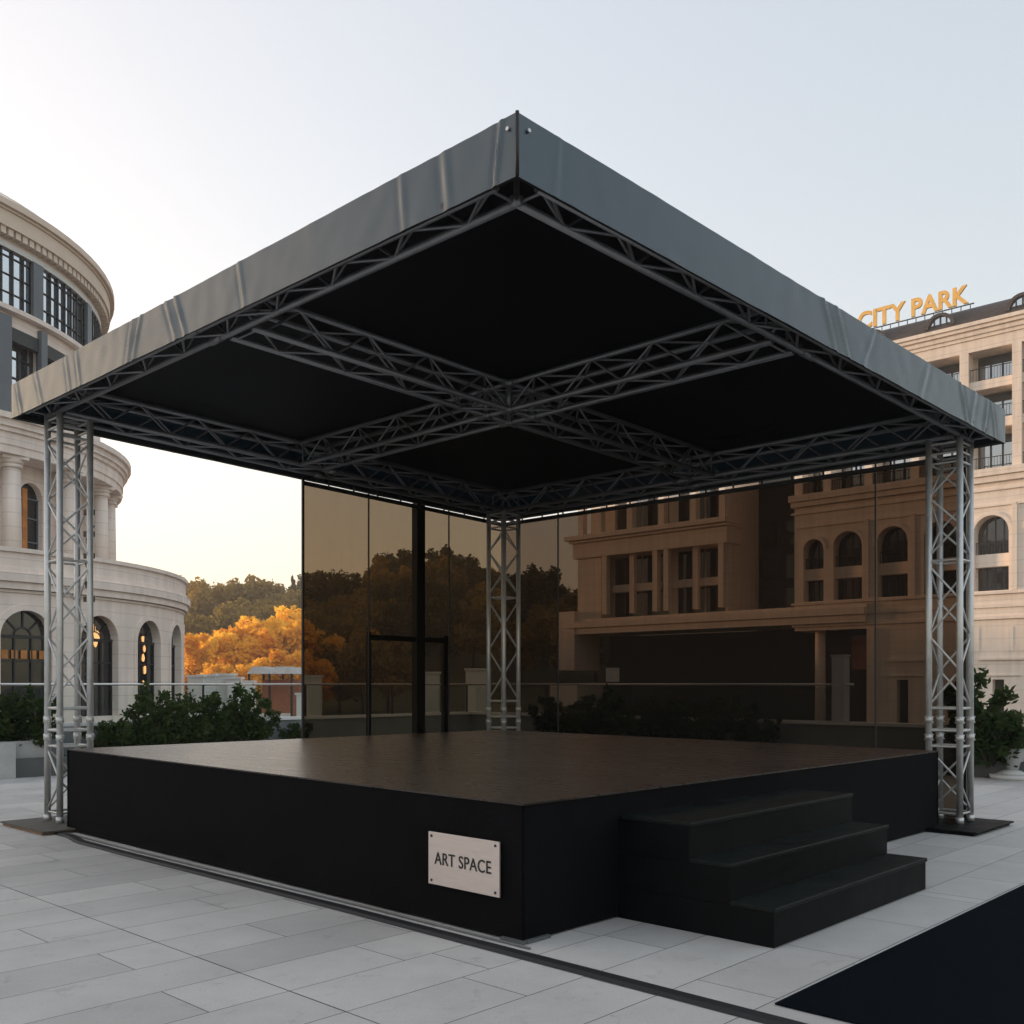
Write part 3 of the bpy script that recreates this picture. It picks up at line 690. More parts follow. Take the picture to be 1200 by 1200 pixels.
for k in range(10):
    c = E1+A*.145+B*(26/10*k+.05); g = MB(); g.obox(c, B*2.5, A*.012, .88, zr-.05); g.build('glass_panel', M['rail_glass'], pw)
for k in range(4): c = EC+B*.145-A*(2.6*k+.05); g = MB(); g.obox(c, -A*2.5, B*.012, .88, zr-.05); g.build('glass_panel', M['rail_glass'], pw)
# square stone pillar on the parapet at the end of the rail
O2 = EC+B*.1
s_ = line_at(983, O2, -A); c = O2-A*s_
pl = thing('stone_pillar', 'pale square stone pillar standing on the parapet coping, seen through right mesh screen', 'pillar', (c.x, c.y, .86))
g = MB(); g.obox(c-A*.13-B*.05, A*.26, B*.26, .862, 2.15); bevel(g.build('shaft', M['planter'], pl), .01)
g = MB(); g.obox(c-A*.145-B*.065, A*.29, B*.29, 2.151, 2.19); g.build('cap', M['planter'], pl)

# ---------------------------------------------------------------- vegetation
def leaves(clumps, n, size, seed, long=1.8, droop=.2):
    r_ = random.Random(seed); mb = MB(); mb.tone = []
    tot = sum(c[3] for c in clumps)
    for (cx, cy, cz, wt, rx, rz) in clumps:
        tone_c = r_.random()
        for _ in range(max(1, int(n*wt/tot))):
            d = Vector((r_.gauss(0, 1), r_.gauss(0, 1), r_.gauss(0, 1))).normalized()
            rr = r_.random()**.45*(1+.25*noise.noise(d*2.1+Vector((cx, cy, cz))))
            p = Vector((cx+d.x*rx*rr, cy+d.y*rx*rr, cz+d.z*rz*rr))
            a = Vector((r_.gauss(0, 1), r_.gauss(0, 1), r_.gauss(0, .7)-droop)).normalized(); b = a.orthogonal().normalized()
            b = (Matrix.Rotation(r_.random()*6.28, 3, a) @ b)
            s = size*(.6+.8*r_.random())
            i = len(mb.v); mb.v += [p-a*s*long/2, p+b*s/2, p+a*s*long/2, p-b*s/2]; mb.face((i, i+1, i+2, i+3))
            mb.tone.append(min(1, max(0, .65*tone_c+.5*r_.random())))
    return mb
def limb(mb, p, d, ln, r, depth, r_, tips):
    q = p+d*ln; mb.tube(p, q, r, 7, r*.62, cap=False)
    if depth == 0: tips.append(q); return
    for k in range(3 if depth > 1 else 2):
        nd = (d+Vector((r_.uniform(-.8, .8), r_.uniform(-.8, .8), r_.uniform(-.1, .5)))).normalized()
        limb(mb, q, nd, ln*.68, r*.6, depth-1, r_, tips)
def tree_proto(name, leafm, H, CR, seed, n=5200, leaf=.42, conical=False):
    r_ = random.Random(seed); root = bpy.data.objects.new(name, None); COL.objects.link(root); ORG[root.name] = Vector()
    tb = MB(); tips = []
    tb.tube((0, 0, -.3), (0, 0, H*.3), .028*H, 9, .02*H)
    for k in range(4):
        d = Vector((cos(k*1.57+r_.random()), sin(k*1.57+r_.random()), 1.1)).normalized(); limb(tb, Vector((0, 0, H*(.26+.02*k))), d, H*.2, .013*H, 2, r_, tips)
    tb.tube((0, 0, H*.3), (0, 0, H*.75), .018*H, 7, .006*H)
    cl = []
    if conical:
        for k in range(14):
            t_ = k/13; cl.append((r_.uniform(-.3, .3), r_.uniform(-.3, .3), H*(.2+.78*t_), (1.15-t_), CR*(1.02-t_)*.9+.15, H*.06))
    else:
        for k in range(22):
            an = r_.random()*6.28; hz = r_.random(); rad = CR*(.25+.62*r_.random())*(1-.55*abs(hz-.4))
            cl.append((cos(an)*rad, sin(an)*rad, H*(.30+.60*hz), .6+r_.random(), CR*r_.uniform(.24, .42), CR*r_.uniform(.20, .36)))
        cl.append((0, 0, H*.62, 2.0, CR*.5, H*.25))
    lo = leaves(cl, n, leaf, seed+1)
    tb.build('trunk', M['bark'], root); lo.build('crown', leafm, root)
    return root
olive = [tree_proto('broadleaf_tree', M['leaf_olive'], 11, 5.0, 11+k, n=5200) for k in range(3)]
darkt = [tree_proto('broadleaf_tree', M['leaf_dark'], 12, 4.8, 31+k, n=5200) for k in range(2)]
fir = [tree_proto('fir_tree', M['leaf_dark'], 12, 3.0, 51, n=4200, leaf=.35, conical=True)]
orange = [tree_proto('orange_tree', M['leaf_orange'], 10, 4.8, 71+k, n=7500, leaf=.36) for k in range(3)]
used = set()
def plant(proto, x, y, z, s, lb, cat, grp, sz=None):
    if proto.name not in used: used.add(proto.name); o = proto
    else: o = copy_tree(proto)
    o.location = (x, y, z); o.rotation_euler = (0, 0, rnd.random()*6.28); o.scale = (s, s, sz or s*rnd.uniform(.9, 1.1))
    tag(o, lb, cat, grp); return o
# hill terrain
def ridge(px):
    k = [(-400, 690), (150, 692), (230, 684), (300, 688), (355, 692), (420, 684), (460, 666), (520, 661), (560, 672), (600, 684), (640, 691), (760, 694), (1000, 700), (1300, 705)]
    for (a, ya), (b, yb) in zip(k[:-1], k[1:]):
        if a <= px <= b: return ya+(yb-ya)*(px-a)/(b-a)
    return k[0][1] if px < k[0][0] else k[-1][1]
def hill_z(X, Y):
    px = 600+1165*X/Y; top = (802-ridge(px))*215/1165+1.6-10.0
    t_ = min(1, max(0, (Y-118)/92)); t_ = t_*t_*(3-2*t_)
    return -2.05+(top+2)*t_+.8*noise.noise(Vector((X*.03, Y*.03, 0)))*t_
g = MB(); nx, ny = 60, 24
for j in range(ny+1):
    Y = 112+(330-112)*j/ny
    for i in range(nx+1):
        X = (-.62+1.35*i/nx)*Y*1.0; z = hill_z(X, Y) if Y < 260 else hill_z(X, 260)-(Y-260)*.05
        g.v.append(Vector((X, Y, z)))
for j in range(ny):
    for i in range(nx):
        a0 = j*(nx+1)+i; g.face((a0, a0+1, a0+nx+2, a0+nx+1), True)
struct(g.build('hill', M['hillside']))
rows = [(212, 17, 0), (198, 17, 1), (182, 16, 2), (166, 15, 3), (150, 13, 4)]
for (Y, n, ri) in rows:
    for k in range(n):
        px = 150+(735-150)*(k+.5*(ri % 2)+.3*rnd.random())/n
        Yk = Y+rnd.uniform(-4, 4); X = (px-600)/1165*Yk
        dark = px > 360 and rnd.random() < .55
        pr = rnd.choice(darkt if dark else olive)
        if abs(px-338) < 12 and ri < 2: pr = fir[0]
        h = 'tall pointed dark fir on the hilltop beyond the terrace' if pr is fir[0] else ('dark green tree on the wooded hill seen through the mesh screen' if pr in darkt else 'olive brown autumn tree on the wooded hill beyond the terrace')
        plant(pr, X, Yk, hill_z(X, Yk)-.3, rnd.uniform(.85, 1.08), h, 'tree', {'f': 'firs on the hilltop', 'd': 'dark trees on the hill', 'o': 'olive trees on the hill'}['f' if pr is fir[0] else 'd' if pr in darkt else 'o'])
def orl(px, s):
    if px > 354: return 'dim brownish tree low behind the left mesh screen, '+{372: 'nearest its open edge', 398: 'second from its edge', 425: 'left of the first seam', 455: 'right of the first seam', 365: 'small one at its edge'}[px]
    return {228: 'small reddish orange tree touching the rotunda edge', 243: 'orange autumn tree second from the rotunda', 262: 'orange autumn tree third from the rotunda', 280: 'orange autumn tree above the white piers', 297: 'orange autumn tree left of the pavilion roof', 316: 'orange autumn tree above the middle of the pavilion', 333: 'orange autumn tree above the right end of the pavilion', 348: 'tallest brightest orange tree beside the left mesh screen', 256: 'low orange tree in front, near the rotunda', 305: 'low orange tree in front, behind the pavilion left half', 340: 'low orange tree in front, behind the pavilion right half'}[px]
for (px, Y, s) in ((228, 122, .80), (243, 118, .92), (262, 121, 1.06), (280, 116, .98), (297, 120, 1.12), (316, 124, 1.10), (333, 117, 1.12), (348, 121, 1.36), (372, 119, .8), (398, 122, .85), (425, 118, .8), (256, 110, .60), (305, 109, .62), (340, 108, .72), (365, 110, .7), (455, 121, .9)):
    X = (px-600)/1165*Y; plant(rnd.choice(orange if px < 370 else olive), X, Y, -2, s, orl(px, s), 'tree', 'orange trees below the hill' if px < 370 else 'brown trees below the hill')
for pr in olive+darkt+fir+orange:
    if pr.name not in used:
        for ch in list(pr.children): bpy.data.objects.remove(ch)
        bpy.data.objects.remove(pr)

# shrubs in planters
def shrub_proto(seed, H, CR, n, leaf=.055):
    r_ = random.Random(seed); root = bpy.data.objects.new('shrub', None); COL.objects.link(root); ORG[root.name] = Vector()
    tb = MB(); cl = []
    for k in range(16):
        an = r_.random()*6.28; rr = CR*r_.random()**.5*.95; tip = Vector((cos(an)*rr, sin(an)*rr, H*r_.uniform(.35, 1.08)))
        mid = Vector((tip.x*.35, tip.y*.35, tip.z*.5)); tb.tube((0, 0, 0), mid, .014, 6, .010, cap=False); tb.tube(mid, tip, .010, 6, .004, cap=False)
        cl.append((tip.x, tip.y, tip.z*.92, 1, CR*r_.uniform(.12, .26), H*r_.uniform(.08, .2)))
        cl.append((mid.x*1.5, mid.y*1.5, mid.z, .8, CR*.3, H*.2))
    tb.build('stem', M['bark'], root)
    lv = leaves(cl, n, leaf, seed+3, 2.2, .1); lv.build('foliage', M['leaf_shrub'], root)
    return root
shr = [shrub_proto(101, 1.2, .66, 1500, .06), shrub_proto(102, 1.0, .68, 1300, .055), shrub_proto(103, 1.4, .55, 1300, .07)]
def shrub(k, px, Y, z, s, lb, grp):
    pr = shr[k]
    if pr.name not in used: used.add(pr.name); o = pr
    else: o = copy_tree(pr)
    o.location = ((px-600)/1165*Y, Y, z); o.rotation_euler = (0, 0, rnd.random()*6.28); o.scale = (s, s, s*rnd.uniform(.92, 1.08))
    tag(o, lb, 'shrub', grp)
# left planters stand in front of the parapet along its line
def planter(px, Y, L, D, H, m_, lb, dirv=None, grp='planter boxes along the parapet'):
    dirv = dirv or B; c = Vector(((px-600)/1165*Y, Y, 0)); n2 = Vector((-dirv.y, dirv.x, 0))
    t_ = thing('planter_box', lb, 'planter', c.to_tuple(), grp)
    o0 = c-dirv*L/2-n2*D/2
    g = MB(); g.obox(o0, dirv*L, n2*.06, 0, H); g.obox(o0+n2*(D-.06), dirv*L, n2*.06, 0, H)
    g.obox(o0+n2*.061, dirv*.06, n2*(D-.122), 0, H); g.obox(o0+n2*.061+dirv*(L-.06), dirv*.06, n2*(D-.122), 0, H); bevel(g.build('box', M[m_], t_), .008)
    g = MB(); g.obox(o0+n2*.062+dirv*.062, dirv*(L-.124), n2*(D-.124), .05, H-.06); g.build('soil', mat('potting soil', (.03, .022, .016), .95, var=.3, vscale=12), t_)
    return t_
PLN = [(-30, 17.2, 'planter'), (12, 17.8, 'planter'), (46, 18.0, 'planter_dark'), (128, 19.4, 'planter'), (190, 20.3, 'planter'), (250, 21.2, 'planter'), (300, 22.2, 'planter')]
ORDN = ['first', 'second', 'third', 'fourth', 'fifth', 'sixth', 'seventh', 'eighth', 'ninth', 'tenth']
SHL = ['leafy shrub cut by the left edge of the photo', 'leafy shrub at left edge, second from the photo border', 'leafy shrub above the pale stained planter box left of tower', 'small shrub peeking beside the left posts of the left tower',
 'low pale flecked shrub directly right of the left tower', 'low shrub second to the right of the left tower', 'leafy shrub below the second arch, behind stage left corner', 'narrow upright shrub under the third arch of the rotunda', 'tall shrub between third and fourth arch of the rotunda',
 'wide shrub in front of the rotunda right edge', 'big dark shrub just right of the rotunda edge', 'upright shrub below the white piers', 'broad shrub left of the pavilion', 'last full shrub of the row, in front of the pavilion', 'small low shrub between the row and the mesh screen', 'smallest shrub touching the left mesh screen edge']
LBP = ['pale concrete planter box at the left edge of the plaza', 'pale stained planter box beside the left tower', 'low dark grey planter box just left of the left tower', 'planter box directly behind the left tower', 'planter box behind the left corner of stage', 'planter box in the middle of shrub row', 'planter box nearest to the left mesh screen']
for (px, Y, m_), lb in zip(PLN, LBP): planter(px, Y-.5, 1.15, .5, (.62 if px < 100 else .34) if m_ == 'planter' else .33, m_, lb)
for i, (k, px, Y, s) in enumerate(((1, -22, 17.0, .9), (0, 5, 17.3, .85), (1, 30, 17.5, .85), (2, 48, 17.4, .72), (1, 118, 18.8, .66), (1, 137, 19.0, .72), (0, 160, 19.4, .95), (2, 181, 19.6, .98), (0, 203, 19.8, 1.02), (1, 225, 20.2, 1.1), (0, 246, 20.5, 1.1), (2, 268, 20.9, 1.0), (0, 287, 21.2, 1.08), (1, 303, 21.6, .92), (1, 336, 22.3, .45), (1, 352, 22.4, .5))):
    shrub(k, px, Y, .50 if px < 100 else .27, s*(.95 if px < 100 or px > 320 else .84), SHL[i], 'shrubs along the left parapet')
for i, (k, px, Y, s) in enumerate(((0, 640, 23.6, 1.1), (1, 662, 23.2, 1.15), (0, 690, 22.8, 1.2), (2, 712, 22.4, 1.15), (1, 740, 22.0, 1.2), (0, 775, 21.6, 1.1), (1, 805, 21.2, 1.15), (0, 840, 20.8, 1.1), (2, 872, 20.4, .95), (1, 895, 20.2, .8))):
    shrub(k, px, Y, .30, s*.72, ORDN[i]+' dark shrub from the back tower, seen through the right mesh screen', 'shrubs behind the right mesh screen')
# right hand shrub with pot
planter(1168, 17.2, 1.5, .6, .30, 'planter_dark', 'dark planter box holding the large shrub right of the right tower', -A)
for k, px, Y, s, lb in ((0, 1158, 16.9, 1.1, 'largest bushy green shrub just right of the right tower'), (2, 1140, 17.3, 1.05, 'shrub partly behind the posts of the right tower'), (1, 1176, 17.0, .95, 'shrub above the pale stone pot at right edge')):
    shrub(k, px, Y, .18, s, lb, 'shrubs right of the right tower')
c = Vector((588/1165*16.8, 16.8, 0))
pt = thing('plant_pot', 'pale tapered stone pot on a round base at the right edge', 'pot', c.to_tuple())
g = MB(); g.tube(lift(c, .16), lift(c, .52), .12, 20, .2); bevel(g.build('bowl', M['planter'], pt), .01)
g = MB(); g.tube(lift(c, .0), lift(c, .08), .36, 24, .38); g.tube(lift(c, .081), lift(c, .16), .30, 24, .14); g.build('foot', M['parapet'], pt)

# ---------------------------------------------------------------- left rotunda building
def cyl(C, r):
    return lambda s, z, d: Vector((C[0]+(r-d)*sin(s/r), C[1]-(r-d)*cos(s/r), z))
E0 = 1.6
rb = thing('rotunda_building', 'round three tier limestone building with arched windows, columns and curved glazing at left', 'building', (-31.4, 49.2, -2))
C1 = (-31.4, 49.2); r1 = 14.4; F1 = cyl(C1, r1); dg = lambda a, r: R(a)*r
g = MB(); ops = []; cen = [-2.5, 11.5, 25.5, 39.5, 53.5, 67.5, 81.5, 95.5, 109.5, 123.5]
for a in cen: s = dg(a, r1); ops.append((s-1.07, s+1.07, .2, 4.62, True))
wall(g, F1, dg(-12, r1), dg(130, r1), -2, 5.45, ops, .45, .9)
wall(g, F1, dg(130, r1), dg(348, r1), -2, 5.45, [], .45, 1.5)
w1 = g.build('wall', M['stone_l'], rb)
g = MB()
full = (dg(-12, r1), dg(348, r1))
for (z0, z1, o) in ((5.45, 5.75, .22), (5.75, 6.1, .34), (6.1, 6.3, .18), (6.3, 6.95, .10), (6.95, 7.12, .22)):
    mbox(g, F1, full[0], full[1], z0, z1, -o, .5, 1.0)
mbox(g, F1, full[0], full[1], 5.32, 5.43, -.08, -.002, 1.0)
g.build('cornice', M['stone_l'], rb)
g = MB()                                             # arch surrounds
for (a, b, za, zb, _) in ops:
    m_ = (a+b)/2; r_ = (b-a)/2; zs = zb-r_; n = 16
    for k in range(n):
        a0, a1 = pi*k/n, pi*(k+1)/n
        q = [(m_+cos(t_)*rr, zs+sin(t_)*rr) for t_, rr in ((a0, r_), (a0, r_+.24), (a1, r_+.24), (a1, r_))]
        g.quad(*[F1(x, z, -.04) for x, z in q]); g.quad(F1(q[1][0], q[1][1], -.04), F1(q[1][0], q[1][1], 0), F1(q[2][0], q[2][1], 0), F1(q[2][0], q[2][1], -.04))
        g.quad(F1(q[3][0], q[3][1], -.04), F1(q[3][0], q[3][1], 0), F1(q[0][0], q[0][1], 0), F1(q[0][0], q[0][1], -.04))
    for x0, x1 in ((a-.24, a), (b, b+.24)): mbox(g, F1, x0, x1, .2, zs, -.04, 0)
g.build('arch_trim', M['stone_l'], rb)
g = MB(); mbox(g, F1, dg(-12, r1), dg(130, r1), 2.38, 2.46, -.02, -.001, .8) if False else None
for i, (a, b, za, zb, _) in enumerate(ops):
    o = arch_window(F1, rb, a, b, za, zb, .38, M['glass_dark'], M['dark_frame'], mull=(.33, .67), trans=(2.55,), fan=True)
    o2 = MB()
    if i in (4, 5, 6, 7):      # amber reflections are drawn as separate shapes below
        pass
g = MB(); pane(g, F1, dg(-12, r1), dg(130, r1), -2, 5.4, 1.6, False, 1.2); g.build('inner_wall', M['interior'], rb)
# weakly glowing amber blobs, drawn for warm reflections and bulbs in the arches
M['painted_glint'] = mat('warm lamp', (1, .6, .25), .5); bb = M['painted_glint'].node_tree.nodes['Principled BSDF']; bb.inputs['Emission Color'].default_value = (1, .5, .18, 1); bb.inputs['Emission Strength'].default_value = .16
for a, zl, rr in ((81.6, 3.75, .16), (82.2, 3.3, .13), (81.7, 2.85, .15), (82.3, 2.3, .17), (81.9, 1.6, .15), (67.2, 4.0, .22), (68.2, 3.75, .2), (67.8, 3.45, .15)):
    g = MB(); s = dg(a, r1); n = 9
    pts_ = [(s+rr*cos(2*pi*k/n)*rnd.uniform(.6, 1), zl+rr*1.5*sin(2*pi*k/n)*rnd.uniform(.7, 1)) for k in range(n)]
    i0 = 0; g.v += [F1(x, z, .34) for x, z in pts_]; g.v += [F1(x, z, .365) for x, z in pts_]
    g.face(range(n)); [g.face((k, k+n, (k+1) % n+n, (k+1) % n)) for k in range(n)]; g.build('painted_glint', M['painted_glint'], rb)
for k_ in range(5):  # orange bars drawn for the warm reflection across this arch's transom
    g = MB(); s = dg(53.5, r1)-.9+.4*k_; mbox(g, F1, s, s+.26, 2.65, 3.0, .30, .33); g.build('reflection_bar', M['warm_reflection'], rb)
# roof of lower tier
def disc(mb, C, r, z, n=48):
    i = len(mb.v); mb.v.append(Vector((C[0], C[1], z)))
    for k in range(n): mb.v.append(Vector((C[0]+r*cos(2*pi*k/n), C[1]+r*sin(2*pi*k/n), z)))
    for k in range(n): mb.face((i, i+1+k, i+1+(k+1) % n))
g = MB(); disc(g, C1, r1-.3, 6.5); g.build('terrace_roof', M['stone_base'], rb)
# middle tier
C2 = (-32.5, 49.2); r2 = 10.8; F2 = cyl(C2, r2); rc = 11.6
g = MB(); ops2 = []
for a in (22, 38.5, 55, 72.4, 89, 105, 121): s = dg(a, r2); ops2.append((s-.72, s+.72, 7.1, 10.9, True))
wall(g, F2, dg(5, r2), dg(150, r2), 6.4, 12.2, ops2, .4, .8); wall(g, F2, dg(150, r2), dg(365, r2), 6.4, 12.2, [], .4, 1.5)
g.build('wall', M['stone_l'], rb)
for i, (a, b, za, zb, _) in enumerate(ops2):
    arch_window(F2, rb, a, b, za, zb, .32, M['glass_dark'], M['grey_metal'], mull=(), trans=(8.2, 9.3, 10.2), w=.06)
    if i in (3,):  # upright amber strip drawn for the warm reflection in this window
        g = MB(); mbox(g, F2, (a+b)/2-.28, (a+b)/2+.02, za, zb-.25, .25, .28); g.build('painted_reflection', M['warm_reflection'], rb)
for a in (14, 30.5, 47, 63.2, 80.5, 97, 108.5, 124):
    q = Vector((C2[0]+rc*sin(R(a)), C2[1]-rc*cos(R(a)), 0)); g = MB()
    g.tube(lift(q, 7.0), lift(q, 11.15), .44, 20, .38); g.tube(lift(q, 6.7), lift(q, 7.0), .56, 20); g.tube(lift(q, 11.15), lift(q, 11.3), .46, 20); g.tube(lift(q, 11.3), lift(q, 11.5), .42, 20, .58)
    g.obox(q-A*.56-B*.56, A*1.12, B*1.12, 11.5, 11.64); g.build('column', M['stone_l'], rb)
F3 = cyl(C2, 12.2); g = MB(); fu = (dg(0, 12.2), dg(360, 12.2))
for (z0, z1, o) in ((11.645, 12.0, .1), (12.0, 12.55, .16), (12.55, 12.75, .28), (12.75, 13.05, .40), (13.05, 13.3, .55)):
    mbox(g, F3, fu[0], fu[1], z0, z1, -o, 2.2, 1.0, closed=True)
g.build('entablature', M['stone_l'], rb)
# upper tier
C4 = (-36.6, 49.2); r4 = 15.0; F4 = cyl(C4, r4)
g = MB(); ops4 = []
for a in (55, 62.5, 74.8, 82.9): s = dg(a, r4); hw = .92 if a < 80 else .82; ops4.append((s-hw, s+hw, 13.8, 17.5 if a < 80 else 17.45, False))
wall(g, F4, dg(20, r4), dg(140, r4), 13.1, 18.2, ops4, .5, .8); wall(g, F4, dg(140, r4), dg(380, r4), 13.1, 22.0, [], .4, 2)
g.build('wall', M['stone_l'], rb)
for (a, b, za, zb, _) in ops4:
    arch_window(F4, rb, a, b, za, zb, .45, M['glass_sky'], M['dark_frame'], mull=(.5,), trans=(14.6, 15.5, 16.4), arch=False)
    g = MB(); mbox(g, F4, a-.12, b+.12, zb-.55, zb+.05, -.10, .2); mbox(g, F4, b-.02, b+.14, za, zb-.55, -.06, .2); g.build('window_hood', M['grey_shade'], rb)
for a0, a1 in ((48, 51.5), (58.5, 59.6), (66.5, 70.8), (77.6, 79.2)):
    g = MB(); mbox(g, F4, dg(a0, r4), dg(a1, r4), 13.6, 17.95, -.22, -.002); g.build('pilaster', M['grey_metal'], rb)
g = MB(); pane(g, F4, dg(20, r4), dg(140, r4), 18.35, 21.0, .12, False, .5); wo = g.build('glazing_band', M['glass_sky'], rb)
g = MB(); a = 20.0
while a < 140:
    mbox(g, F4, dg(a, r4)-.022, dg(a, r4)+.022, 18.35, 21.0, .0, .11); a += 2.36
for z in (19.1, 19.9, 20.7): mbox(g, F4, dg(20, r4), dg(140, r4), z-.02, z+.02, .05, .10, .8)
g.build('mullion', M['dark_frame'], wo)
for a0 in (57.5, 76.2, 95, 113.5):
    g = MB(); mbox(g, F4, dg(a0, r4), dg(a0+2.5, r4), 18.35, 21.0, -.10, .06); g.build('pilaster', M['grey_metal'], rb)
g = MB(); mbox(g, F4, dg(20, r4), dg(140, r4), 18.15, 18.36, -.35, .4, .8); g.build('ledge', M['stone_l'], rb)
g = MB(); mbox(g, F4, dg(20, r4), dg(140, r4), 21.0, 21.28, -.05, .3, .8); g.build('white_band', M['white_paint'], rb)
g = MB()
for (z0, z1, o) in ((21.28, 21.4, .05), (21.72, 22.4, .50), (22.4, 22.52, .58), (22.52, 22.8, .72)): mbox(g, F4, dg(10, r4), dg(370, r4), z0, z1, -o, .6, 1.0, closed=True)
for k in range(240):
    s = dg(10+1.5*k, r4); mbox(g, F4, s-.13, s+.13, 21.4, 21.72, -.4, .3)
mbox(g, F4, dg(10, r4), dg(370, r4), 21.401, 21.719, .0, .5, 1.0, closed=True)
g.build('cornice', mat('warm cornice stone', (.76, .62, .50), .8, var=.08, vscale=.5), rb)
g = MB(); disc(g, C4, r4+.5, 22.81); g.build('roof', M['stone_base'], rb)
g = MB(); n = 90
for k in range(n):
    a0, a1 = 2*pi*k/n, 2*pi*(k+1)/n; rr = r4-.2
    p = Vector((C4[0]+rr*cos(a0), C4[1]+rr*sin(a0), 23.4)); q = Vector((C4[0]+rr*cos(a1), C4[1]+rr*sin(a1), 23.4)); g.tube(p, q, .03, 5, cap=False); g.tube(lift(p, 22.8), p, .02, 5, cap=False)
g.build('roof_railing', M['steel'], rb)

# unseen wing added left of the rotunda to keep low sun off the terrace
def WM(s, z, d): return Vector((-46-d, s, z))
g = MB(); opw = []
for k in range(8):
    a = 5+4.6*k
    opw += [(a, a+2.1, .2, 4.6, True), (a, a+1.9, 6.3, 7.7, False)]
wall(g, WM, 3, 44, -2, 8.6, opw, .5, 4, back=False)
g.box(-62, -46.51, 3, 44, -2, 8.55); g.build('shade_wing_wall', M['stone_l'], rb)
for (a, b, za, zb, ar) in opw: arch_window(WM, rb, a, b, za, zb, .42, M['glass_dark'], M['dark_frame'], arch=ar)
g = MB()
for z0, z1, o in ((5.3, 5.7, .3), (8.6, 9.3, .6)): mbox(g, WM, 3, 44, z0, z1, -o, .4 if z1 < 8 else 14, 50)
g.build('shade_wing_cornice', M['stone_l'], rb)

# ---------------------------------------------------------------- hotel on the right
Q0 = Vector((41.2, 80, 0))
def HM(s, z, d): q = Q0+A*s+B*d; return Vector((q.x, q.y, z))
hb = thing('hotel_building', 'large cream stone hotel with loggias, arches and dark mansard roof at right', 'building', (41.2, 80, -2))
HT = 1.6
# lower wall with double height arches (right block)
g = MB(); opsH = []; arcs = [-13.8, -9.7, -5.65, -1.55, 2.5, 6.6, 10.7, 14.8, 18.1]
for a in arcs: hw = 1.35 if a < 18 else 1.0; opsH.append((a-hw, a+hw, 9.3, 15.5 if a < 18 else 15.1, True))
wall(g, HM, -22, 19.9, 6.6, 18.2, opsH, 1.2, 4)
opsB = [(1.5, 2.4, -2, 2.0, False), (9.3, 10.3, -2, 2.0, False)]
wall(g, HM, -22, 12.2, -3, 6.6, opsB, .8, 4)
g.quad(HM(19.9, -3, 0), HM(19.9, -3, 6), HM(19.9, 31, 6), HM(19.9, 31, 0)) if False else None
mbox(g, HM, 19.9-.002, 20.0, 6.6, 29.4, .001, 7.5)
mbox(g, HM, 12.2, 12.9, -3, 6.6, -.25, 6)
g.build('wall', M['stone_r'], hb)
for (a, b, za, zb, _) in opsH:
    arch_window(HM, hb, a, b, za, zb, 1.15, M['glass_dark'], M['dark_frame'], mull=(.25, .5, .75), trans=(13.2,), w=.09)
    g = MB(); mbox(g, HM, a+.002, b-.002, 11.3, 12.35, .35, 1.05); g.build('spandrel', M['stone_r'], hb)
    g = MB()
    for k in range(12): s = a+.1+(b-a-.2)*k/11; mbox(g, HM, s-.02, s+.02, 12.36, 13.3, .4, .44)
    mbox(g, HM, a+.05, b-.05, 13.3, 13.36, .38, .46); g.build('balcony_rail', M['dark_frame'], hb)
    g = MB(); m_ = (a+b)/2; r_ = (b-a)/2; zs = zb-r_
    for k in range(16):
        a0, a1 = pi*k/16, pi*(k+1)/16
        q = [(m_+cos(t_)*rr, zs+sin(t_)*rr) for t_, rr in ((a0, r_), (a0, r_+.28), (a1, r_+.28), (a1, r_))]
        g.quad(*[HM(x, z, -.07) for x, z in q]); g.quad(HM(q[1][0], q[1][1], -.07), HM(q[1][0], q[1][1], 0), HM(q[2][0], q[2][1], 0), HM(q[2][0], q[2][1], -.07))
    g.build('arch_trim', M['stone_r'], hb)
    g = MB(); mbox(g, HM, m_-2.0, m_-1.6, 9.3, 16.2, -.1, -.002) if a < 17 else None
    mbox(g, HM, a-.6, b+.6, 16.2, 16.38, -.12, -.003); g.build('panel_trim', M['stone_r'], hb)
for (a, b, za, zb, _) in opsB:
    g = MB(); mbox(g, HM, a, b, za, zb, .7, .75); g.build('doorway', M['interior'], hb)
    g = MB(); mbox(g, HM, a-1.6, b+1.0, 3.6, 3.8, -.18, -.002); mbox(g, HM, a-1.2, b+.8, 2.3, 2.42, -.1, -.002); g.build('door_trim', M['stone_r'], hb)
g = MB()
for (s0, s1, zz, o) in ((-22, 20.2, (7.9, 8.2), .12), (-22, 20.2, (6.95, 7.2), .18), (-22, 20.25, (9.0, 9.22), .2), (-22, 20.25, (18.2, 18.7), .3), (-22, 20.4, (18.7, 19.3), .5), (-22, 20.3, (17.5, 17.7), .15)):
    g = MB(); mbox(g, HM, s0, s1, zz[0], zz[1], -o, -.003 if zz[1] < 18 else 1.2, 6); g.build('string_course', M['stone_r'], hb)
for s0, s1 in ((-3.2, .3), (.8, 1.3), (3.4, 8.7)):
    g = MB(); mbox(g, HM, s0, s1, 4.3, 6.3, -.04, -.002); g.build('wall_panel', M['stone_r'], hb)
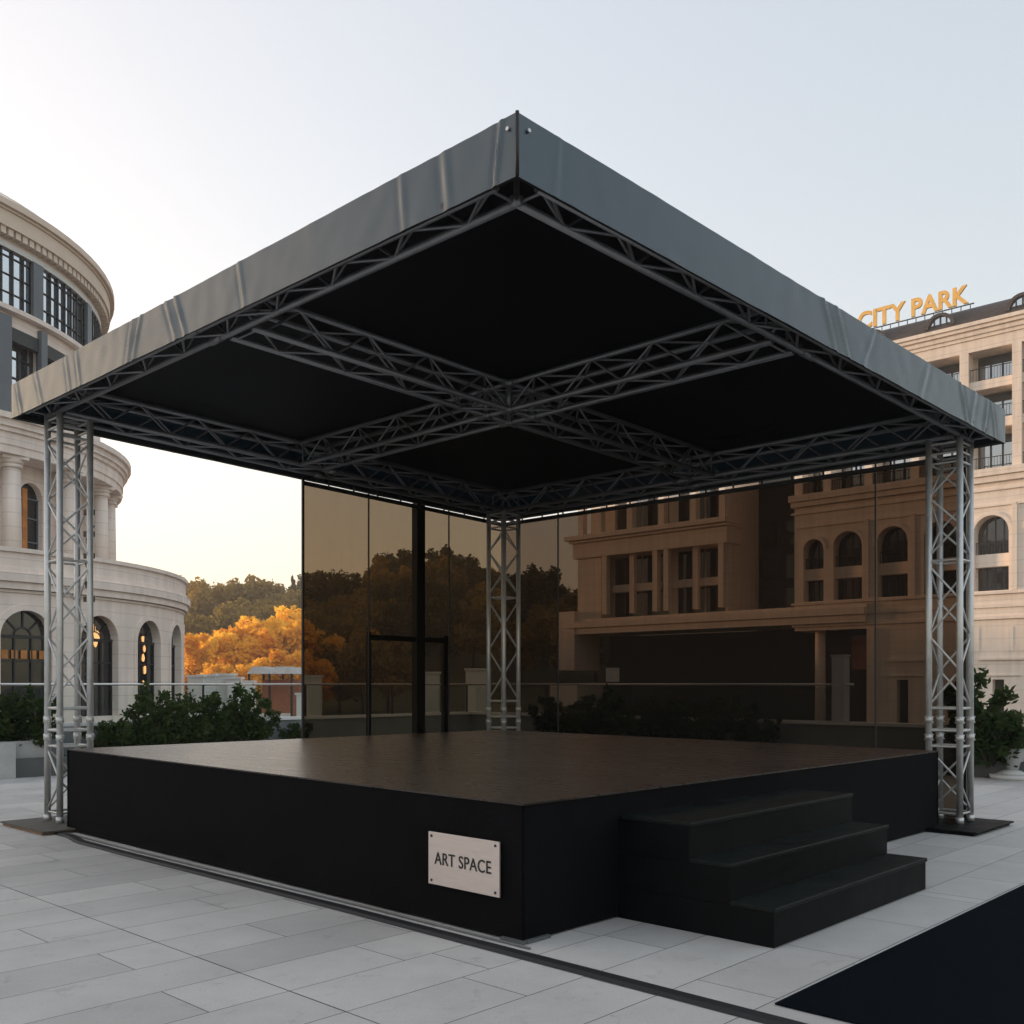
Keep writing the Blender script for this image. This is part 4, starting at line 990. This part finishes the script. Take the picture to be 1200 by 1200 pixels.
# upper loggia floors
g = MB()
pils = [-20, -15.9, -11.8, -7.7, -3.6, .5, 4.6, 8.7, 12.8, 16.7, 19.5]
for s in pils: g = MB(); mbox(g, HM, s-.36, s+.36, 19.3, 29.2, -.12, 1.0); g.build('pillar', M['stone_r'], hb)
for z0, z1 in ((22.7, 23.45), (26.0, 26.75)):
    g = MB(); mbox(g, HM, -22, 19.9, z0, z1, .1, 2.0, 8); g.build('floor_band', M['stone_r'], hb)
g = MB(); mbox(g, HM, -22, 19.9, 29.2, 30.2, -.121, 2.0, 8); g.build('frieze', M['stone_r'], hb)
g = MB()
for (z0, z1, o) in ((30.2, 30.5, .25), (30.5, 30.9, .4), (30.9, 31.2, .62), (31.2, 31.5, .8)): mbox(g, HM, -22, 19.95+o, z0, z1, -o, 2.2, 8)
g.build('cornice', M['stone_r'], hb)
bw = MB()
for s0, s1 in zip(pils[:-1], pils[1:]):
    for z0, z1 in ((19.31, 22.69), (23.46, 25.99), (26.76, 29.19)): pass
mbox(bw, HM, -22, 19.9, 19.3, 31, 2.05, 2.5); bw.build('loggia_wall', M['stone_r'], hb)
for s0, s1 in zip(pils[:-1], pils[1:]):
    if s0 < -9: continue
    for z0, z1 in ((19.35, 22.3), (23.5, 25.8), (26.8, 29.0)):
        a, b = s0+.75, s1-.55
        g = MB(); pane(g, HM, a, b, z0, z1, 1.95, False, 9); go = g.build('window', M['glass_mid'], hb)
        f = MB(); n = 3
        for k in range(n+1): s = a+(b-a)*k/n; mbox(f, HM, s-.06, s+.06, z0, z1, 1.85, 1.94)
        mbox(f, HM, a-.06, b+.06, z1-.05, z1+.12, 1.84, 1.94); mbox(f, HM, a-.06, b+.06, z0-.03, z0+.06, 1.84, 1.94); mbox(f, HM, a, b, z1-.55, z1-.06, 1.86, 1.93)
        f.build('frame', M['dark_frame'], go)
        if z0 > 19.4 or True:
            f = MB()
            for k in range(15): s = s0+.4+(s1-s0-.8)*k/14; mbox(f, HM, s-.012, s+.012, z0, z0+.95, .16, .2)
            mbox(f, HM, s0+.37, s1-.37, z0+.95, z0+1.01, .14, .22); f.build('balcony_rail', M['dark_frame'], hb)
# mansard roof: curved shell with arched dormers
g = MB(); prof = [(0.45, 31.5), (.5, 32.0), (.72, 32.55), (1.1, 33.0), (1.7, 33.35), (2.6, 33.6), (9, 34.0)]
s0, s1, n = -22, 19.4, 14; uvs = []
for k in range(n+1):
    s = s0+(s1-s0)*k/n; L = 0; pd = None
    for (d, z) in prof:
        if pd: L += math.hypot(d-pd[0], z-pd[1])
        pd = (d, z); g.v.append(HM(s, z, d-.5)); uvs.append((s, L))
m_ = len(prof)
for k in range(n):
    for j in range(m_-1): a0 = k*m_+j; g.face((a0, a0+m_, a0+m_+1, a0+1), True)
g.uv = uvs; g.build('mansard_roof', M['roof'], hb)
g = MB(); i0 = len(g.v)
for (d, z) in prof: g.v.append(HM(s1, z, d-.5))
g.v += [HM(s1, 31.5, 8.5)]; g.face(range(len(g.v))); g.build('roof_end', M['roof'], hb)
for c_ in (-11.9, -6.0, 0.1, 6.6, 12.4, 17.2):
    rr = .95; zs = 31.95; g = MB(); n = 14; uvv = []
    for k in range(n+1):
        a0 = pi*k/n
        for d in (-.15, 1.9): g.v.append(HM(c_+cos(a0)*(rr+.28), zs+sin(a0)*(rr+.25), d)); uvv.append((a0, d))
    for k in range(n): g.face((2*k, 2*k+1, 2*k+3, 2*k+2), True)
    b0 = len(g.v)
    for k in range(n+1):
        a0 = pi*k/n
        for q in (rr+.28, rr): g.v.append(HM(c_+cos(a0)*q, zs+sin(a0)*(q if q == rr else rr+.25), -.15)); uvv.append((a0, q))
    for k in range(n): g.face((b0+2*k, b0+2*k+2, b0+2*k+3, b0+2*k+1))
    b0 = len(g.v)
    for k in range(n+1):
        a0 = pi*k/n
        for d in (-.15, .35): g.v.append(HM(c_+cos(a0)*rr, zs+sin(a0)*rr, d)); uvv.append((a0, d))
    for k in range(n): g.face((b0+2*k, b0+2*k+2, b0+2*k+3, b0+2*k+1))
    g.uv = uvv; do = g.build('dormer', M['roof'], hb)
    g = MB(); pane(g, HM, c_-rr, c_+rr, 31.52, zs+rr, .1, True); g.build('window', M['glass_sky'], do)
    g = MB(); mbox(g, HM, c_-.05, c_+.05, 31.52, zs+rr-.02, .0, .09); mbox(g, HM, c_-.55, c_-.47, 31.52, zs+.8, .0, .09); mbox(g, HM, c_+.47, c_+.55, 31.52, zs+.8, .0, .09); g.build('frame', M['dark_frame'], do)
# dark recessed link with faint glazing
g = MB(); mbox(g, HM, 20.0, 27.5, -3, 30, 6.5, 14); g.build('recessed_link', M['grey_shade'], hb)
g = MB()
for i in range(3):
    for j in range(3): mbox(g, HM, 20.6+2.3*i, 22.4+2.3*i, 9+3.4*j, 11.4+3.4*j, 6.4, 6.49)
g.build('window', M['glass_dark'], hb)
# left block: loggia of two double bays over a ledge
g = MB(); mbox(g, HM, 27.4, 46.5, 8.9, 33, 2.5, 14); mbox(g, HM, 27.4, 27.6, 8.9, 33, 0.3, 2.5); mbox(g, HM, 43.2, 46.5, 8.9, 15.7, .15, 2.5); g.build('left_block', M['stone_r'], hb)
g = MB(); mbox(g, HM, 27.2, 47.0, 15.7, 17.4, -.15, 2.5, 8); mbox(g, HM, 27.1, 47.3, 17.4, 17.7, -.45, 2.5, 8); mbox(g, HM, 27.0, 47.7, 17.7, 18.2, -.8, 2.5, 8); g.build('left_entablature', M['stone_r'], hb)
g = MB()
for s in (27.95, 34.5, 35.9, 42.6): mbox(g, HM, s-.3, s+.3, 9.3, 15.7, -.05, .6)
for s in (31.3, 39.3): mbox(g, HM, s-.3, s+.3, 9.3, 15.7, .5, 1.0)
for a, b in ((28.25, 34.2), (36.2, 42.3)): mbox(g, HM, a, b, 11.7, 12.5, 1.02, 1.8)
for s in (27.9, 31.3, 35.2, 39.3, 43.5, 46.1): mbox(g, HM, s-.35, s+.35, 18.2, 26, .1, .9)
g.build('pillar', M['stone_r'], hb)
for a, b in ((27.9, 31.2), (31.4, 34.6), (35.8, 39.2), (39.4, 43.0)):
    for z0, z1 in ((9.0, 15.6), (18.3, 25)):
        g = MB(); pane(g, HM, a, b, z0, z1, 2.45, False, 9); g.build('window', M['glass_dark'], hb)
# ledge and the dark porch beneath it
g = MB(); mbox(g, HM, 12.9, 47.2, 7.2, 7.9, -.5, 6.4, 8); mbox(g, HM, 12.9, 47.5, 7.9, 8.5, -.75, 6.4, 8); mbox(g, HM, 12.9, 47.1, 8.5, 8.85, -.3, 6.4, 8); g.build('porch_ledge', M['stone_r'], hb)
g = MB(); mbox(g, HM, 12.95, 46.5, -3, 7.15, 6.0, 6.4, 8); g.build('porch_wall', M['interior'], hb)
g = MB(); mbox(g, HM, 13.2, 17.0, 3.0, 6.3, 5.7, 5.95); g.build('brick_panel', M['terracotta'], hb)
for s in (17.9,): g = MB(); c = HM(s, 0, 1.0); g.tube(lift(c, -3), lift(c, 7.2), .5, 18, .45); g.build('column', M['stone_r'], hb)
g = MB(); mbox(g, HM, 46.4, 48.8, 3.2, 9.8, -.6, 4); mbox(g, HM, 45.9, 49.9, -3, 1.6, -.7, 4); g.build('corner_pier', M['stone_r'], hb)

# roof letters
sg = thing('roof_sign', 'gold capital letters reading CITY PARK standing on the hotel roof edge', 'sign', tuple(HM(9, 33.5, 1)), None)
oS = Vector(HM(9, 33.5, 1)); me0 = text_mesh('CITY PARK', 2.0, .10, .06, 1.02); wds = [v.co.x for v in me0.vertices]; x0_, x1_ = min(wds), max(wds)
tot = 13.9-4.3; sc = tot/(x1_-x0_)
bm = bmesh.new(); bm.from_mesh(me0); bmesh.ops.remove_doubles(bm, verts=bm.verts, dist=1e-5)
seen = set(); isl = []
bm.verts.ensure_lookup_table()
for v in bm.verts:
    if v.index in seen: continue
    stck = [v]; comp = []; seen.add(v.index)
    while stck:
        x = stck.pop(); comp.append(x)
        for e in x.link_edges:
            y = e.other_vert(x)
            if y.index not in seen: seen.add(y.index); stck.append(y)
    isl.append(comp)
for comp in sorted(isl, key=lambda c: min(v.co.x for v in c)):
    ids = {v: i for i, v in enumerate(comp)}; fs = {f for v in comp for f in v.link_faces}
    mb = MB()
    for v in comp:
        x, y, z = v.co; mb.v.append(HM(13.9-(x-x0_)*sc, 34.18+y*1.10*sc, .2-z*1.0))
    for f in fs: mb.face([ids[v] for v in f.verts])
    lo = mb.build('letter', M['gold'], sg)
bm.free()
g = MB(); mbox(g, HM, 3.9, 14.3, 33.32, 33.40, .15, .25)
for k in range(14): s = 4.2+.75*k; mbox(g, HM, s-.03, s+.03, 33.0, 33.33, .17, .23)
g.build('support_rail', M['dark_frame'], sg)

# ---------------------------------------------------------------- things beyond the terrace, between rotunda and hill
def px_x(px, Y): return (px-600)/1165*Y
kio = thing('pavilion', 'small white flat roofed pavilion beyond the terrace, below the orange trees', 'pavilion', (px_x(320, 62), 62, -2))
X0, X1 = px_x(294, 62), px_x(347, 62)
for (a, b) in ((X0, px_x(318, 62)), (px_x(321, 62), X1)):
    g = MB(); g.hexa([(a, 61, 2.25), (b, 61, 2.25), (b, 65, 2.25), (a, 65, 2.25), (a+.3, 61.3, 2.7), (b-.3, 61.3, 2.7), (b-.3, 64.7, 2.7), (a+.3, 64.7, 2.7)]); g.build('awning', M['planter'], kio)
g = MB()
for x in (X0+.1, px_x(319.5, 62), X1-.1):
    for y in (61.2, 64.8): g.box(x-.06, x+.06, y-.06, y+.06, -2, 2.25)
g.build('post', M['dark_frame'], kio)
g = MB(); g.box(X0+.2, X1-.2, 64.0, 64.6, -2, 1.9); g.build('back_wall', M['terracotta'], kio)
g = MB(); g.box(X0+.2, X1-.2, 61.5, 62.0, -2, -.2); g.build('counter', M['white_paint'], kio)
PIL = ['white masonry pier nearest to the rotunda, beyond the railing', 'second white masonry pier from the rotunda', 'third white masonry pier from the rotunda, widest of the row', 'fourth white masonry pier from the rotunda', 'low white pier touching the pavilion left side', 'tall white pier at the edge of the left mesh screen', 'short white pier right of the pavilion', 'pale pier behind the mesh screen, right of doorway post', 'pale pier behind the mesh screen, left of the back tower']
for i, (px, w_, zt) in enumerate(((229, .9, 2.0), (243, .9, 2.05), (262, 1.1, 2.1), (274, .7, 1.9), (287, .9, 1.7), (366, .9, 2.0), (351, .35, 1.0), (500, 1.4, 2.2), (560, 1.4, 2.4))):
    Y = 56+.4*(i % 3); x = px_x(px, Y); g = MB(); o_ = thing('gate_pier', PIL[i], 'pier', (x, Y, -2), 'white piers beyond the terrace')
    g.box(x-w_/2, x+w_/2, Y, Y+.6, -2, zt); g.build('shaft', M['white_paint'], o_)
    g = MB(); g.box(x-w_/2-.08, x+w_/2+.08, Y-.08, Y+.68, zt+.001, zt+.12); g.build('cap', M['white_paint'], o_)
fn = thing('balustrade', 'long low white balustrade beyond the terrace railing at left', 'fence', (px_x(290, 54), 54, -2)); g = MB()
xa, xb = px_x(205, 54), px_x(380, 54); g.box(xa, xb, 54, 54.3, -.35, -.15); g.box(xa, xb, 54, 54.3, -2, -1.7); g.build('rail', M['white_paint'], fn)
g = MB(); x = xa+.2
while x < xb: g.tube((x, 54.15, -1.7), (x, 54.15, -.35), .07, 6, .05); x += .42
g.build('balusters', M['white_paint'], fn)
nb = thing('notice_board', 'small white notice board on a post, seen through the right mesh screen', 'notice board', (px_x(718, 30), 30, -2)); x = px_x(718, 30)
g = MB(); g.box(x-.2, x+.2, 30, 30.04, 1.68, 2.1); g.build('board', M['white_paint'], nb)
g = MB(); g.tube((x, 30.06, -2), (x, 30.06, 2.0), .03, 8); g.build('post', M['dark_frame'], nb)

# ---------------------------------------------------------------- evening haze round everything
g = MB(); g.box(-420, 420, -60, 420, -3, 60)
hz = g.build('haze', None) if False else None
me = bpy.data.meshes.new('haze'); me.from_pydata([tuple(v) for v in g.v], [], g.f)
hm = bpy.data.materials.new('haze'); hm.use_nodes = True; t = hm.node_tree; t.nodes.clear()
om = t.nodes.new('ShaderNodeOutputMaterial'); pv = t.nodes.new('ShaderNodeVolumePrincipled')
pv.inputs['Color'].default_value = (.95, .93, .90, 1); pv.inputs['Density'].default_value = .0007; pv.inputs['Anisotropy'].default_value = .3
t.links.new(pv.outputs[0], om.inputs['Volume']); me.materials.append(hm)
ho = bpy.data.objects.new('haze', me); COL.objects.link(ho); ho['kind'] = 'stuff'; ho['label'] = 'thin evening haze hanging over the wooded hill'
